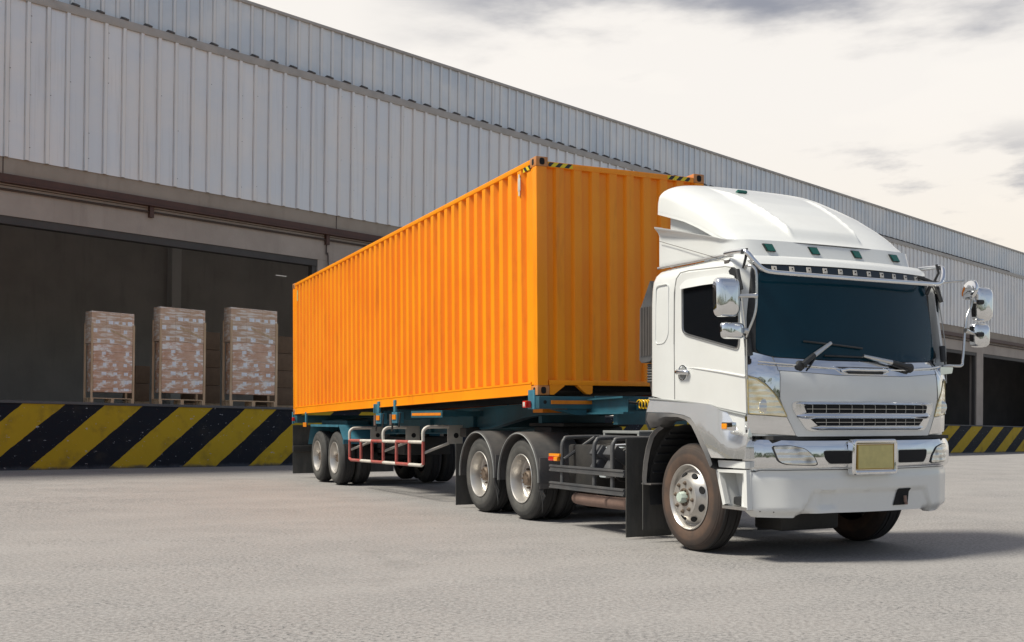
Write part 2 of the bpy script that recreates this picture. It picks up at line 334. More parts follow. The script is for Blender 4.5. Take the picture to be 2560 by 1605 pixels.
# ------------------------------------------------------------------ mesh helpers
class MB:
    def __init__(s): s.bm = bmesh.new()
    def box(s, cx, cy, cz, sx, sy, sz, bev=0.0, rot=None, mi=0, seg=2):
        bm = s.bm; n0 = set(bm.faces)
        r = bmesh.ops.create_cube(bm, size=1.0); vs = r['verts']
        for v in vs: v.co = Vector((v.co.x*sx, v.co.y*sy, v.co.z*sz))
        if bev:
            es = list({e for v in vs for e in v.link_edges})
            b = bmesh.ops.bevel(bm, geom=es, offset=bev, segments=seg, affect='EDGES', profile=.6); 
        fs = [f for f in bm.faces if f not in n0]; vv = {v for f in fs for v in f.verts}
        M = Matrix.Translation((cx, cy, cz)) @ (rot.to_4x4() if rot else Matrix.Identity(4))
        for v in vv: v.co = M @ v.co
        for f in fs: f.material_index = mi
        return s
    def b2(s, x0, x1, y0, y1, z0, z1, bev=0.0, mi=0):
        return s.box((x0+x1)/2, (y0+y1)/2, (z0+z1)/2, abs(x1-x0), abs(y1-y0), abs(z1-z0), bev, None, mi)
    def prism(s, poly, fn, lo, hi, mi=0):
        """poly: 2-D list; fn(a,b,t) -> xyz; extruded from lo to hi."""
        bm = s.bm; A = [bm.verts.new(fn(a, b, lo)) for a, b in poly]; B = [bm.verts.new(fn(a, b, hi)) for a, b in poly]
        fs = [bm.faces.new(A), bm.faces.new(B[::-1])]; n = len(poly)
        for i in range(n): fs.append(bm.faces.new((A[i], B[i], B[(i+1) % n], A[(i+1) % n])))
        for f in fs: f.material_index = mi
        return s
    def tube(s, pts, r, n=10, mi=0, closed=False, caps=True):
        bm = s.bm; P = [Vector(p) for p in pts]; rings = []; up = None; m = len(P)
        for i, p in enumerate(P):
            if closed: t = (P[(i+1) % m]-P[i-1])
            else: t = (P[min(i+1, m-1)]-P[max(i-1, 0)])
            t.normalize()
            if up is None: up = t.orthogonal().normalized()
            else: up = (up-t*up.dot(t)).normalized()
            w = t.cross(up); rr = r[i] if isinstance(r, (list, tuple)) else r
            rings.append([bm.verts.new(p+(up*cos(2*pi*k/n)+w*sin(2*pi*k/n))*rr) for k in range(n)])
        rg = range(m if closed else m-1)
        for i in rg:
            a, b = rings[i], rings[(i+1) % m]
            for k in range(n):
                f = bm.faces.new((a[k], a[(k+1) % n], b[(k+1) % n], b[k])); f.material_index = mi
        if caps and not closed:
            bm.faces.new(rings[0][::-1]).material_index = mi; bm.faces.new(rings[-1]).material_index = mi
        return s
    def lathe(s, prof, n=40, axis='X', c=(0, 0, 0), mi=0, close=False):
        """prof: (t along axis, radius)."""
        bm = s.bm; rings = []; c = Vector(c)
        for t, r in prof:
            ring = []
            for k in range(n):
                a = 2*pi*k/n
                q = {'X': Vector((t, r*cos(a), r*sin(a))), 'Y': Vector((r*cos(a), t, r*sin(a))), 'Z': Vector((r*cos(a), r*sin(a), t))}[axis]
                ring.append(bm.verts.new(c+q))
            rings.append(ring)
        pr = list(zip(rings, rings[1:])) + ([(rings[-1], rings[0])] if close else [])
        for a, b in pr:
            for k in range(n):
                bm.faces.new((a[k], a[(k+1) % n], b[(k+1) % n], b[k])).material_index = mi
        if not close:
            for rg, t in ((rings[0], prof[0]), (rings[-1], prof[-1])):
                if t[1] < .2: bm.faces.new(rg).material_index = mi
        return s
    def grid(s, rows, mi=0, closed=False):
        bm = s.bm; V = [[bm.verts.new(p) for p in r] for r in rows]
        for a, b in zip(V, V[1:]):
            m = len(a)
            for k in range(m if closed else m-1):
                bm.faces.new((a[k], a[(k+1) % m], b[(k+1) % m], b[k])).material_index = mi
        return V
    def patch(s, poly, fn, t0, t1, step=.07, axes=(True, True), mi=0):
        """closed panel: 2-D polygon sliced finely, mapped by fn(a,b,t) with faces at t0 (outer) and t1 (inner)."""
        tb = bmesh.new(); vs = [tb.verts.new((a, b, 0)) for a, b in poly]; tb.faces.new(vs)
        bmesh.ops.triangulate(tb, faces=tb.faces[:])
        for ax in (0, 1):
            if not axes[ax]: continue
            lo = min(p[ax] for p in poly); hi = max(p[ax] for p in poly); n = int((hi-lo)/step)
            for i in range(1, n+1):
                v = lo+(hi-lo)*i/(n+1)
                nrm = (1, 0, 0) if ax == 0 else (0, 1, 0); co = (v, 0, 0) if ax == 0 else (0, v, 0)
                bmesh.ops.bisect_plane(tb, geom=tb.verts[:]+tb.edges[:]+tb.faces[:], plane_co=co, plane_no=nrm, dist=1e-5)
        tb.verts.ensure_lookup_table(); bm = s.bm
        A = {v: bm.verts.new(fn(v.co.x, v.co.y, t0)) for v in tb.verts}; B = {v: bm.verts.new(fn(v.co.x, v.co.y, t1)) for v in tb.verts}
        for f in tb.faces:
            bm.faces.new([A[v] for v in f.verts]).material_index = mi; bm.faces.new([B[v] for v in reversed(f.verts)]).material_index = mi
        for e in tb.edges:
            if len(e.link_faces) == 1:
                a, b = e.verts; bm.faces.new((A[a], B[a], B[b], A[b])).material_index = mi
        tb.free(); return s
    def build(s, name, mats, parent=None, loc=None, ang=38):
        bm = s.bm
        bmesh.ops.recalc_face_normals(bm, faces=bm.faces[:])
        lim = radians(ang)
        for f in bm.faces: f.smooth = True
        for e in bm.edges: e.smooth = len(e.link_faces) == 2 and e.calc_face_angle(0) < lim
        me = bpy.data.meshes.new(name); bm.to_mesh(me); bm.free()
        for m in (mats if isinstance(mats, (list, tuple)) else [mats]): me.materials.append(MT[m])
        o = bpy.data.objects.new(name, me); COL.objects.link(o)
        if parent: o.parent = parent
        if loc: o.location = loc
        return o

def thing(name, label, cat, M=None, group=None):
    o = bpy.data.objects.new(name, None); o.empty_display_size = .2; COL.objects.link(o)
    if M is not None: o.matrix_basis = M
    o['label'] = label; o['category'] = cat
    if group: o['group'] = group
    return o
def tag(o, label, cat, group=None):
    o['label'] = label; o['category'] = cat
    if group: o['group'] = group
    return o
def copy_tree(o, parent=None):
    c = o.copy(); COL.objects.link(c)
    if parent is not None: c.parent = parent
    for ch in list(o.children): copy_tree(ch, c)
    return c
def bez(pts, n=6):
    """Catmull-Rom smoothing of a polyline."""
    P = [Vector(p) for p in pts]; out = []
    for i in range(len(P)-1):
        p0, p1, p2, p3 = P[max(i-1, 0)], P[i], P[i+1], P[min(i+2, len(P)-1)]
        for k in range(n):
            t = k/n
            out.append(.5*((2*p1)+(p2-p0)*t+(2*p0-5*p1+4*p2-p3)*t*t+(3*p1-p0-3*p2+p3)*t**3))
    out.append(P[-1]); return out
def lerp(tab, v):
    if v <= tab[0][0]: return tab[0][1]
    for (a, x), (b, y) in zip(tab, tab[1:]):
        if v <= b: return x+(y-x)*(v-a)/(b-a)
    return tab[-1][1]
def sstep(a, b, v):
    t = max(0, min(1, (v-a)/(b-a))); return t*t*(3-2*t)
def rpoly(pts, r=.03, n=4):
    """round the corners of a 2-D polygon."""
    out = []; m = len(pts)
    for i in range(m):
        p = Vector(pts[i]); a = Vector(pts[i-1]); b = Vector(pts[(i+1) % m])
        da = (a-p); db = (b-p); ra = min(r, da.length*.45); rb = min(r, db.length*.45)
        q0 = p+da.normalized()*ra; q1 = p+db.normalized()*rb
        for k in range(n+1):
            t = k/n; out.append(tuple(q0*(1-t)**2+p*2*t*(1-t)+q1*t*t))
    return out

# ------------------------------------------------------------------ frames
def frameM(o, x, y, z):
    return Matrix(((x[0], y[0], z[0], o[0]), (x[1], y[1], z[1], o[1]), (x[2], y[2], z[2], o[2]), (0, 0, 0, 1)))
U = Vector((.9973, 1, -.0201)).normalized(); MM = Vector((-1, .9973, 0)).normalized(); UPW = U.cross(MM)
W0 = Vector((-12.12, 27.3, 0)); W_M = frameM(W0, U, MM, UPW)
def yaw(o, a): return Matrix.Translation(o) @ Matrix.Rotation(a, 4, 'Z')
T_M = yaw((2.748, 11.011, 0), .4501)                     # tractor: X across, Y rearwards
G_M = yaw((1.415, 13.727, 0), .4366)                     # semi-trailer, level
ca, sa = cos(.4366), sin(.4366)
_r = Vector((ca, sa, 0)); _a = Vector((-sa*cos(.0155), ca*cos(.0155), -sin(.0155)))
C_M = frameM((1.415, 13.727, 1.5606), _r, _a, _r.cross(_a))   # container, pitched with the trailer bed

# ------------------------------------------------------------------ ground
def ground_z(x, y):
    d = Vector((x, y, 0))-W0
    s = d.dot(U); dist = -d.dot(MM)
    return -.01421*max(-4, min(s, 100))*(1-sstep(2.5, 16, dist))
def build_ground():
    mb = MB()
    def axis(lo, hi, mid, fine, far):
        v = []; x = mid[0]
        while x < mid[1]+1e-6: v.append(x); x += fine
        st = fine; x = mid[1]
        while x < hi: st *= 1.35; x += st; v.append(min(x, hi))
        st = fine; x = mid[0]
        while x > lo: st *= 1.35; x -= st; v.insert(0, max(x, lo))
        return v
    xs = axis(-900, 900, (-26, 75), 1.4, 0); ys = axis(-900, 900, (-4, 96), 1.4, 0)
    mb.grid([[(x, y, ground_z(x, y)) for x in xs] for y in ys])
    o = mb.build('ground', 'asphalt', ang=60); o['kind'] = 'structure'
build_ground()

# ------------------------------------------------------------------ warehouse (X along the facade, Y inwards, Z up)
def build_warehouse():
    wh = thing('warehouse', 'long warehouse clad in grey ribbed metal with open loading bays and brown steel trim', 'warehouse', W_M)
    S0, S1 = -27.0, 92.0
    def ribbed(name, pitch, w, h, y, z0, z1, m, ph):
        mb = MB(); pr = []; s = S0+ph
        while s < S1:
            pr += [(s, y), (s+.012, y-h), (s+w-.012, y-h), (s+w, y)]; s += pitch
        n = int((z1-z0)/.8)+2
        mb.grid([[(a, b, z0+(z1-z0)*i/(n-1)) for a, b in pr] for i in range(n)])
        return mb.build(name, m, wh, ang=20)
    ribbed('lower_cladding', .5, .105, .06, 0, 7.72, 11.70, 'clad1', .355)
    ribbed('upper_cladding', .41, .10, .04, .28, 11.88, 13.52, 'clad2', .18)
    sc = None; n_sc = 0
    for k in range(66):                      # a few screw heads show as dark specks on the lower cladding
        for r in range(6):
            if random.random() < .22 and n_sc < 98:
                x = .47+k*.5-1.0+.0; z = 7.95+r*.66+.1*(k % 3); n_sc += 1
                if sc is None: sc = o = MB().b2(0, .03, -.010, .01, 0, .013).build('screw_head', 'clip', wh)
                else: o = sc.copy(); COL.objects.link(o); o.parent = wh
                o.location = (x, 0, z)
    MB().b2(S0, S1, -.07, .27, 11.68, 11.90, .012).build('gutter_flashing', 'flash', wh)
    MB().b2(S0, S1, .20, .34, 13.51, 13.60, .012).build('eave_trim', 'flash', wh)
    cl = MB().prism([(-.10, 0), (.26, 0), (.26, .10), (.10, .13), (-.10, .03)], lambda a, b, t: (t, a, b), -.06, .06).build('ridge_clip', 'clip', wh, (1.11-3*.662, 0, 11.902))
    for k in range(1, 98):
        c = cl.copy(); COL.objects.link(c); c.parent = wh; c.location.x += k*.662
    MB().b2(S0, S1, .03, .30, 7.29, 7.735).build('fascia_panel', 'fascia', wh)
    for k in range(-3, 9): MB().b2(9.36+10*k-.012, 9.36+10*k+.012, .022, .04, 7.30, 7.735).build('fascia_joint', 'pipe', wh)
    MB().b2(S0, S1, -.05, .20, 7.08, 7.30).b2(S0, S1, -.11, -.05, 7.08, 7.115).build('channel_beam', 'brown', wh)
    MB().b2(S0, S1, .10, .42, 6.30, 7.08).build('concrete_lintel', 'lintel', wh)
    MB().tube([(S0, .05, 6.93), (S1, .05, 6.93)], .03, 8).build('conduit_pipe', 'pipe', wh)
    MB().tube([(S0, .08, 7.035), (S1, .08, 7.03)], .009, 6).build('cable', 'pipe', wh)
    MB().tube(bez([(8.95, .06, 6.92), (9.02, .06, 6.80), (9.03, .06, 6.5), (9.10, .06, 6.1), (9.11, .06, 1.8)], 5), .02, 6).build('drop_pipe', 'pipe', wh)
    for s in (9.03, 3.25, 19.1, 29.1, 39.1, 49.1):
        MB().b2(s-.06, s+.06, -.02, .099, 6.78, 7.079).build('pipe_bracket', 'brown', wh)
    MB().b2(S0, S1, .13, .40, 6.10, 6.299).build('door_head', 'head', wh)
    cols = [(-21.3, .62), (-11.3, .62), (-1.62, .62), (8.74, .62), (18.7, .65), (28.7, .7), (38.7, .8), (48.6, .95), (58.6, 1.0), (74, 1.0), (90, 1.0)]
    for s, w in cols:
        MB().b2(s, s+w, .11, .55, 1.735, 6.299).build('pillar', 'lintel', wh)
        for a, b in ((s-.17, s-.002), (s+w+.002, s+w+.17)): MB().b2(a, b, .16, .36, 1.735, 6.099).build('door_frame', 'head', wh)
    MB().b2(S0, 38, 13.0, 13.3, 1.735, 13.0).build('interior_wall', 'inwall', wh)
    MB().b2(38, S1, 9.0, 9.3, 1.735, 13.0).build('interior_wall', 'inshade', wh)
    for s in (10.5, 20.5, 30.5):
        MB().b2(s, s+.4, 12.6, 12.998, 1.735, 12.9).build('interior_column', 'incol', wh)
    MB().b2(12.35, 12.8, 7.97, 8.03, 6.93, 6.955).build('ceiling_lamp', 'lamp', wh)
    for a, b in ((S0-.3, S0), (S1, S1+.3)): MB().b2(a, b, .0, 13.3, 1.735, 11.6).build('end_wall', 'fascia', wh)
    MB().prism([(.30, 13.47), (30, 14.6), (30, 14.8), (.30, 13.50)], lambda a, b, t: (t, a, b), S0, S1).build('roof', 'clad2', wh)
    # loading dock
    dk = thing('loading_dock', 'raised concrete loading dock with worn yellow and black diagonal stripes', 'loading dock', W_M)
    MB().b2(S0, 44, 0, .3, -1.0, 1.665).build('striped_wall', 'stripe1', dk)
    MB().b2(44.002, S1, 0, .3, -1.0, 1.665).build('striped_wall', 'stripe2', dk)
    MB().b2(S0, S1, -.03, 13.3, 1.667, 1.733, .008).build('dock_slab', 'slab', dk)
build_warehouse()

# ------------------------------------------------------------------ goods on the dock
def build_pallet():
    t = thing('pallet', 'wooden pallet under the leftmost wrapped stack on the dock', 'pallet', None, 'pallets at the dock edge')
    mb = MB()
    for i in range(7): mb.b2(-.75, .75, .03+i*.165, .03+i*.165+.12, .135, .16)
    mb.build('deck_board', 'wood', t)
    for x in (-.70, 0, .70):
        for y in (.07, .6, 1.08): MB().b2(x-.05, x+.05, y-.06, y+.06, 0, .134).build('foot_block', 'wood', t)
    return t
def build_load():
    t = thing('wrapped_load', '', 'wrapped pallet load', None, 'stretch wrapped carton stacks at the dock edge')
    for r in range(2):
        for c in range(3):
            MB().box(-.487+c*.487, .60, 1.60+.475*(r+.5), .483, 1.10, .472, .005).build('carton', 'card', t)
    lo = MB()
    lo.box(0, .545, .88, 1.34, 1.09, 1.43, .03).build('wrapped_carton_block', 'film', t)
    lo = [o for o in t.children if o.name.startswith('wrapped_carton_block')][0]
    for z, xs in ((1.32, (-.30, .50)), (.98, (-.30, .06, .43)), (.72, (-.30, .10, .46)), (.47, (-.28, .10, .46)), (.25, (.10, .46)), (1.68, (-.5, -.02, .52)), (1.98, (-.62, -.12, .42)), (2.24, (-.52, -.08, .10, .36, .58))):
        for x in xs:
            w = random.uniform(.11, .17); h = random.uniform(.07, .12)
            y = .048 if z > 1.6 else -.006
            MB().box(x+random.uniform(-.02, .02), y, z, w, .004, h, 0, Matrix.Rotation(random.uniform(-.06, .06), 3, 'Y')).build('paper_label', 'label', t)
    for x in (-.715, .715):
        for ya, yb in ((0, .047), (1.151, 1.2)): MB().b2(x-.035, x+.035, ya, yb, -.16, 2.20).build('corner_board', 'wood', t)
    MB().box(.28, .034, 1.88, .80, .012, .06, 0, Matrix.Rotation(radians(20), 3, 'Y')).build('diagonal_strap', 'wood', t)
    return t
pal = build_pallet(); load = build_load()
spots = [(2.27, .80, .89, 'leftmost'), (4.28, .93, .99, 'middle'), (6.55, 1.06, 1.05, 'rightmost')]
for i, (s, kx, kz, nm) in enumerate(spots):
    p = pal if i == 0 else copy_tree(pal); l = load if i == 0 else copy_tree(load)
    M = W_M @ Matrix.Translation((s, .10, 1.735))
    p.matrix_basis = M @ Matrix.Diagonal((kx, .36, kx, 1)); l.matrix_basis = M @ Matrix.Translation((0, 0, .163*kx)) @ Matrix.Diagonal((kx, .36, kz, 1))
    p['label'] = {'leftmost': 'wooden pallet under the leftmost and smallest wrapped stack', 'middle': 'wooden pallet under the middle wrapped stack', 'rightmost': 'wooden pallet under the rightmost wrapped stack, nearest the orange container'}[nm]
    l['label'] = {'leftmost': 'leftmost and smallest stretch wrapped stack of brown cartons', 'middle': 'middle one of three stretch wrapped stacks of brown cartons', 'rightmost': 'rightmost stretch wrapped stack of brown cartons, nearest the orange container'}[nm]
for s, y, w, h, n, lab in ((4.35, 2.6, .45, 1.05, 2, 'low dark stack of cartons deep inside behind the leftmost wrapped load'),
                        (6.45, 2.6, .9, 2.2, 4, 'tall shaded carton stack inside behind the middle wrapped load'),
                        (9.1, 2.6, 1.0, 2.25, 4, 'tall shaded carton stack inside behind the rightmost wrapped load')):
    t = thing('carton_stack', lab, 'carton stack', W_M @ Matrix.Translation((s, y, 1.735)), 'shaded carton stacks inside the bay')
    MB().b2(-w/2, w/2, 0, .8, 0, .12).build('pallet_base', 'wood', t)
    for k in range(n):
        d = random.uniform(-.02, .02)
        MB().box(d, .42, .125+h/n*(k+.5), w, .8, h/n-.01, .01).build('carton', 'cardark', t)

# ------------------------------------------------------------------ shipping container (X across, Y to the rear, Z up)
def build_container():
    t = thing('shipping_container', 'long orange corrugated shipping container riding on the blue trailer', 'container', C_M)
    W, L, H = 1.219, 12.192, 2.896
    for s in (-1, 1):
        mb = MB(); pr = []; y = .115
        pr.append((y, 0))
        y0 = .17
        while y0 < L-.36:
            pr += [(y0, 0), (y0+.105, 0), (y0+.135, .06), (y0+.248, .06), (y0+.278, 0)]; y0 += .278
        pr.append((L-.115, 0))
        q = [p for i, p in enumerate(pr) if i == 0 or p[0] > pr[i-1][0]+1e-4]
        nz = 8
        mb.grid([[(s*(W-.008-d), a, .13+(2.85-.13)*i/(nz-1)) for a, d in q] for i in range(nz)])
        mb.build('side_wall', 'cont', t, ang=15)
        MB().b2(s*(W-.07), s*(W-.001), .18, L-.18, 2.825, 2.885, .006).build('top_rail', 'cont', t)
        MB().b2(s*(W-.012), s*W, .18, L-.18, .01, .165).b2(s*(W-.10), s*(W-.012), .18, L-.18, .01, .03).b2(s*(W+.012), s*(W-.0125), .18, L-.18, .006, .022).b2(s*(W+.006), s*(W-.0126), .18, L-.18, .145, .167).build('bottom_rail', 'cont', t)
    # front end wall
    mb = MB(); pr = [(-1.08, .02)]; x = -1.075
    while x < 1.0:
        pr += [(x+.005, .05), (x+.105, .05), (x+.13, .006), (x+.235, .006)]; x += .25
    pr = [p for p in pr if p[0] < 1.08]+[(1.08, .02)]
    mb.grid([[(a, d, .15+(2.82-.15)*i/7) for a, d in pr] for i in range(8)])
    mb.build('front_wall', 'cont', t, ang=15)
    for s in (-1, 1):
        for e in (0, 1):
            y0, y1 = ((0.001, .115) if e == 0 else (L-.115, L-.001))
            if s < 0: xs = (-W+.001, -1.075)
            else: xs = (1.075, W-.001)
            MB().b2(xs[0], xs[1], y0, y1, .118, H-.118, .008).build('corner_post', 'cont', t)
            for zz in (0, 1):
                ya, yb = ((-.003, .175) if e == 0 else (L-.175, L+.003)); za, zb = ((0, .118) if zz == 0 else (H-.118, H))
                xa, xb = (-W-.003, -W+.159) if s < 0 else (W-.159, W+.003)
                mb = MB(); mb.b2(xa, xb, ya, yb, za, zb, .010)
                o = mb.build('corner_casting', 'casting', t)
                zc = (za+zb)/2; xc = (xa+xb)/2; yf = ya-.0005 if e == 0 else yb+.0005; xf = xa-.0005 if s < 0 else xb+.0005
                hb = MB()
                hb.patch(rpoly([(xc-.034, zc-.042), (xc+.034, zc-.042), (xc+.034, zc+.042), (xc-.034, zc+.042)], .03), lambda a, b, q: (a, yf+(q if e == 0 else -q), b), -.0015, .004, 1)
                hb.patch(rpoly([((ya+yb)/2-.028, zc-.038), ((ya+yb)/2+.028, zc-.038), ((ya+yb)/2+.028, zc+.038), ((ya+yb)/2-.028, zc+.038)], .024), lambda a, b, q: (xf+(q if s < 0 else -q), a, b), -.0015, .004, 1)
                hb.build('casting_hole', 'dark', o)
    MB().b2(-1.06, 1.06, -.001, .10, 2.775, 2.842, .006).build('front_header', 'cont', t)
    MB().b2(-1.06, 1.06, -.001, .10, .125, .185, .004).build('front_sill', 'cont', t)
    for xa in ((-1.055, .0), (-.46, 1)):
        pass
    pl = [(-1.055, .006), (-1.0, .006), (-.85, .115), (-.85, .124), (-1.055, .124)]
    for sg in (1, -1):
        MB().prism([(sg*a, b) for a, b in pl], lambda a, b, q: (a, q, b), .0, .07).build('tunnel_gusset', 'cont', t)
        p2 = [(-.67, .124), (-.67, .115), (-.55, .02), (-.50, .012), (-.465, .03), (-.46, .124)]
        MB().prism([(sg*a, b) for a, b in p2], lambda a, b, q: (a, q, b), .0, .07).build('tunnel_gusset', 'cont', t)
    MB().b2(-1.06, 1.06, L-.10, L+.001, .125, .24).b2(-1.06, 1.06, L-.10, L+.001, 2.74, 2.842).b2(-1.06, -.012, L-.07, L-.02, .25, 2.73).b2(.012, 1.06, L-.07, L-.02, .25, 2.73).build('door', 'cont', t)
    MB().b2(-1.14, 1.14, .12, L-.12, 2.80, 2.87).build('roof_panel', 'cont', t)
    MB().b2(-1.13, 1.13, .12, L-.12, .06, .125).build('floor_panel', 'dark', t)
    MB().b2(-1.055, -.72, -.0045, -.002, 2.783, 2.835).build('warning_tape', 'tape', t)
    MB().b2(.66, 1.0, -.0045, -.002, 2.783, 2.835).build('warning_tape', 'tape', t)
    MB().b2(-W-.004, -W+.004, .16, .36, 2.765, 2.82).build('warning_tape', 'tape', t)
    m = MB(); m.b2(-W-.012, -W-.002, .43, .50, 2.56, 2.72, .004).b2(-W-.010, -W, .45, .485, 2.50, 2.56).b2(-W-.010, -W, .45, .485, 2.72, 2.77)
    m.build('document_holder', 'whitepaint', t)
    MB().b2(-W-.012, -W-.002, L-.50, L-.43, 2.47, 2.70).build('marking_plate', 'plate', t)
build_container()

# ------------------------------------------------------------------ wheels (axis along X, outer face towards -X, centre at the hub)
TR = .52
def tyre(t, m, x0=0.0):
    prof = [(.015, .30), (.004, .32), (-.006, .36), (-.008, .41), (.002, .455), (.022, .49), (.05, .508), (.06, .517), (.09, .518), (.092, .508), (.10, .508), (.102, .52), (.138, .52), (.14, .509), (.148, .509), (.15, .52)]
    prof = prof+[(.29-a, b) for a, b in prof[::-1]]
    mb = MB(); mb.lathe([(x0+a, b) for a, b in prof], 64, 'X', close=False)
    return mb.build('tyre', m, t, ang=30)
def steer_wheel(name, parent, loc, rz=0):
    mb = MB()
    mb.lathe([(.02, .305), (-.004, .316), (-.010, .308), (.004, .296), (.020, .285), (.05, .276), (.055, .262), (.035, .235), (-.02, .195), (-.045, .182), (-.05, .17), (-.05, .088), (-.045, .084)], 56)
    w = mb.build(name, 'rim', parent, loc, ang=30); w.rotation_euler.z = rz
    tyre(w, 'tyre_brown')
    hb = MB()
    hb.lathe([(-.03, .090), (-.052, .086), (-.054, .076), (-.05, .07), (-.048, .0001)], 32, mi=1)
    hb.lathe([(-.045, .058), (-.10, .053), (-.112, .045), (-.115, .0001)], 8, mi=0)
    for k in range(8):
        a = 2*pi*(k+.3)/8; hb.box(-.056, .070*cos(a), .070*sin(a), .02, .018, .018, .003, Matrix.Rotation(a, 3, 'X'), 1)
    hb.build('hub_cap', ['hubgreen', 'brownhub'], w)
    nb = MB()
    for k in range(8):
        a = 2*pi*(k+.18)/8; c = (0, .138*cos(a), .138*sin(a))
        nb.lathe([(-.045, .021), (-.054, .021), (-.056, .018)], 14, c=c); nb.lathe([(-.05, .016), (-.066, .016), (-.070, .012)], 6, c=c); nb.lathe([(-.066, .009), (-.076, .009), (-.077, .0001)], 8, c=c)
    nb.build('wheel_nuts', 'brownhub', w, ang=25)
    for k in range(8):
        hh = MB(); a = 2*pi*(k+.55)/8; R = Matrix.Rotation(a, 3, 'X')
        c = R @ Vector((.004, 0, .224)); n = R @ Vector((-.80, 0, .60)); u = R @ Vector((0, 1, 0)); v = n.cross(u); n_ = 20
        ring = [hh.bm.verts.new(Vector(c)+n*.0035+u*.038*cos(2*pi*q/n_)+v*.027*sin(2*pi*q/n_)) for q in range(n_)]
        ring2 = [hh.bm.verts.new(q.co-n*.02) for q in ring]
        hh.bm.faces.new(ring); hh.bm.faces.new(ring2[::-1])
        for q in range(n_): hh.bm.faces.new((ring[q], ring2[q], ring2[(q+1) % n_], ring[(q+1) % n_]))
        hh.build('hand_hole', 'dark', w)
    return w
def dual_wheel(name, parent, loc, rz=0):
    mb = MB()
    mb.lathe([(.02, .300), (-.002, .312), (-.008, .305), (.0, .295), (.03, .284), (.09, .268), (.135, .262), (.15, .25), (.158, .225), (.158, .10), (.150, .098)], 56)
    w = mb.build(name, 'rim', parent, loc, ang=28); w.rotation_euler.z = rz
    tyre(w, 'tyre_grey'); tyre(w, 'tyre_grey', .325)
    hb = MB(); hb.lathe([(.15, .098), (.08, .092), (.06, .08), (.055, .0001)], 28)
    for k in range(8):
        a = 2*pi*k/8; c = (0, .07*cos(a), .07*sin(a)); hb.lathe([(.06, .012), (.045, .012), (.044, .0001)], 6, c=c)
    hb.build('hub_cap', 'brownhub', w, ang=25)
    nb = MB()
    for k in range(10):
        a = 2*pi*(k+.4)/10; c = (0, .145*cos(a), .145*sin(a)); nb.lathe([(.158, .018), (.132, .018), (.13, .012)], 6, c=c); nb.lathe([(.132, .009), (.115, .009), (.114, .0001)], 8, c=c)
    nb.build('wheel_nuts', 'brownhub', w, ang=25)
    return w
def arc_fender(name, m, parent, yc, zc, r, a0, a1, x0, x1, trim=None, th=.018, n=26, front_drop=None):
    rows = []
    pts = [(yc+r*cos(radians(a0+(a1-a0)*i/n)), zc+r*sin(radians(a0+(a1-a0)*i/n))) for i in range(n+1)]
    if front_drop is not None: pts = [(front_drop[0], front_drop[1])]+pts
    ins = []
    for i, (y, z) in enumerate(pts):
        d = Vector((y-yc, z-zc)).normalized(); ins.append((y-d.x*th, z-d.y*th))
    mb = MB(); mb.grid([[(x, y, z) for x in (x0, x1)] for y, z in pts]); mb.grid([[(x, y, z) for x in (x1, x0)] for y, z in ins])
    for x in (x0, x1): mb.grid([[(x, a[0], a[1]), (x, b[0], b[1])] for a, b in zip(pts, ins)])
    # rolled outer lip
    mb.tube([(x0, a, b) for a, b in ins], .018, 8)
    o = mb.build(name, m, parent)
    if trim:
        MB().tube([(x0-.016, yc+(y-yc)*.967, zc+(z-zc)*.967) for y, z in pts], .006, 6).build('fender_trim', trim, o)
    return o

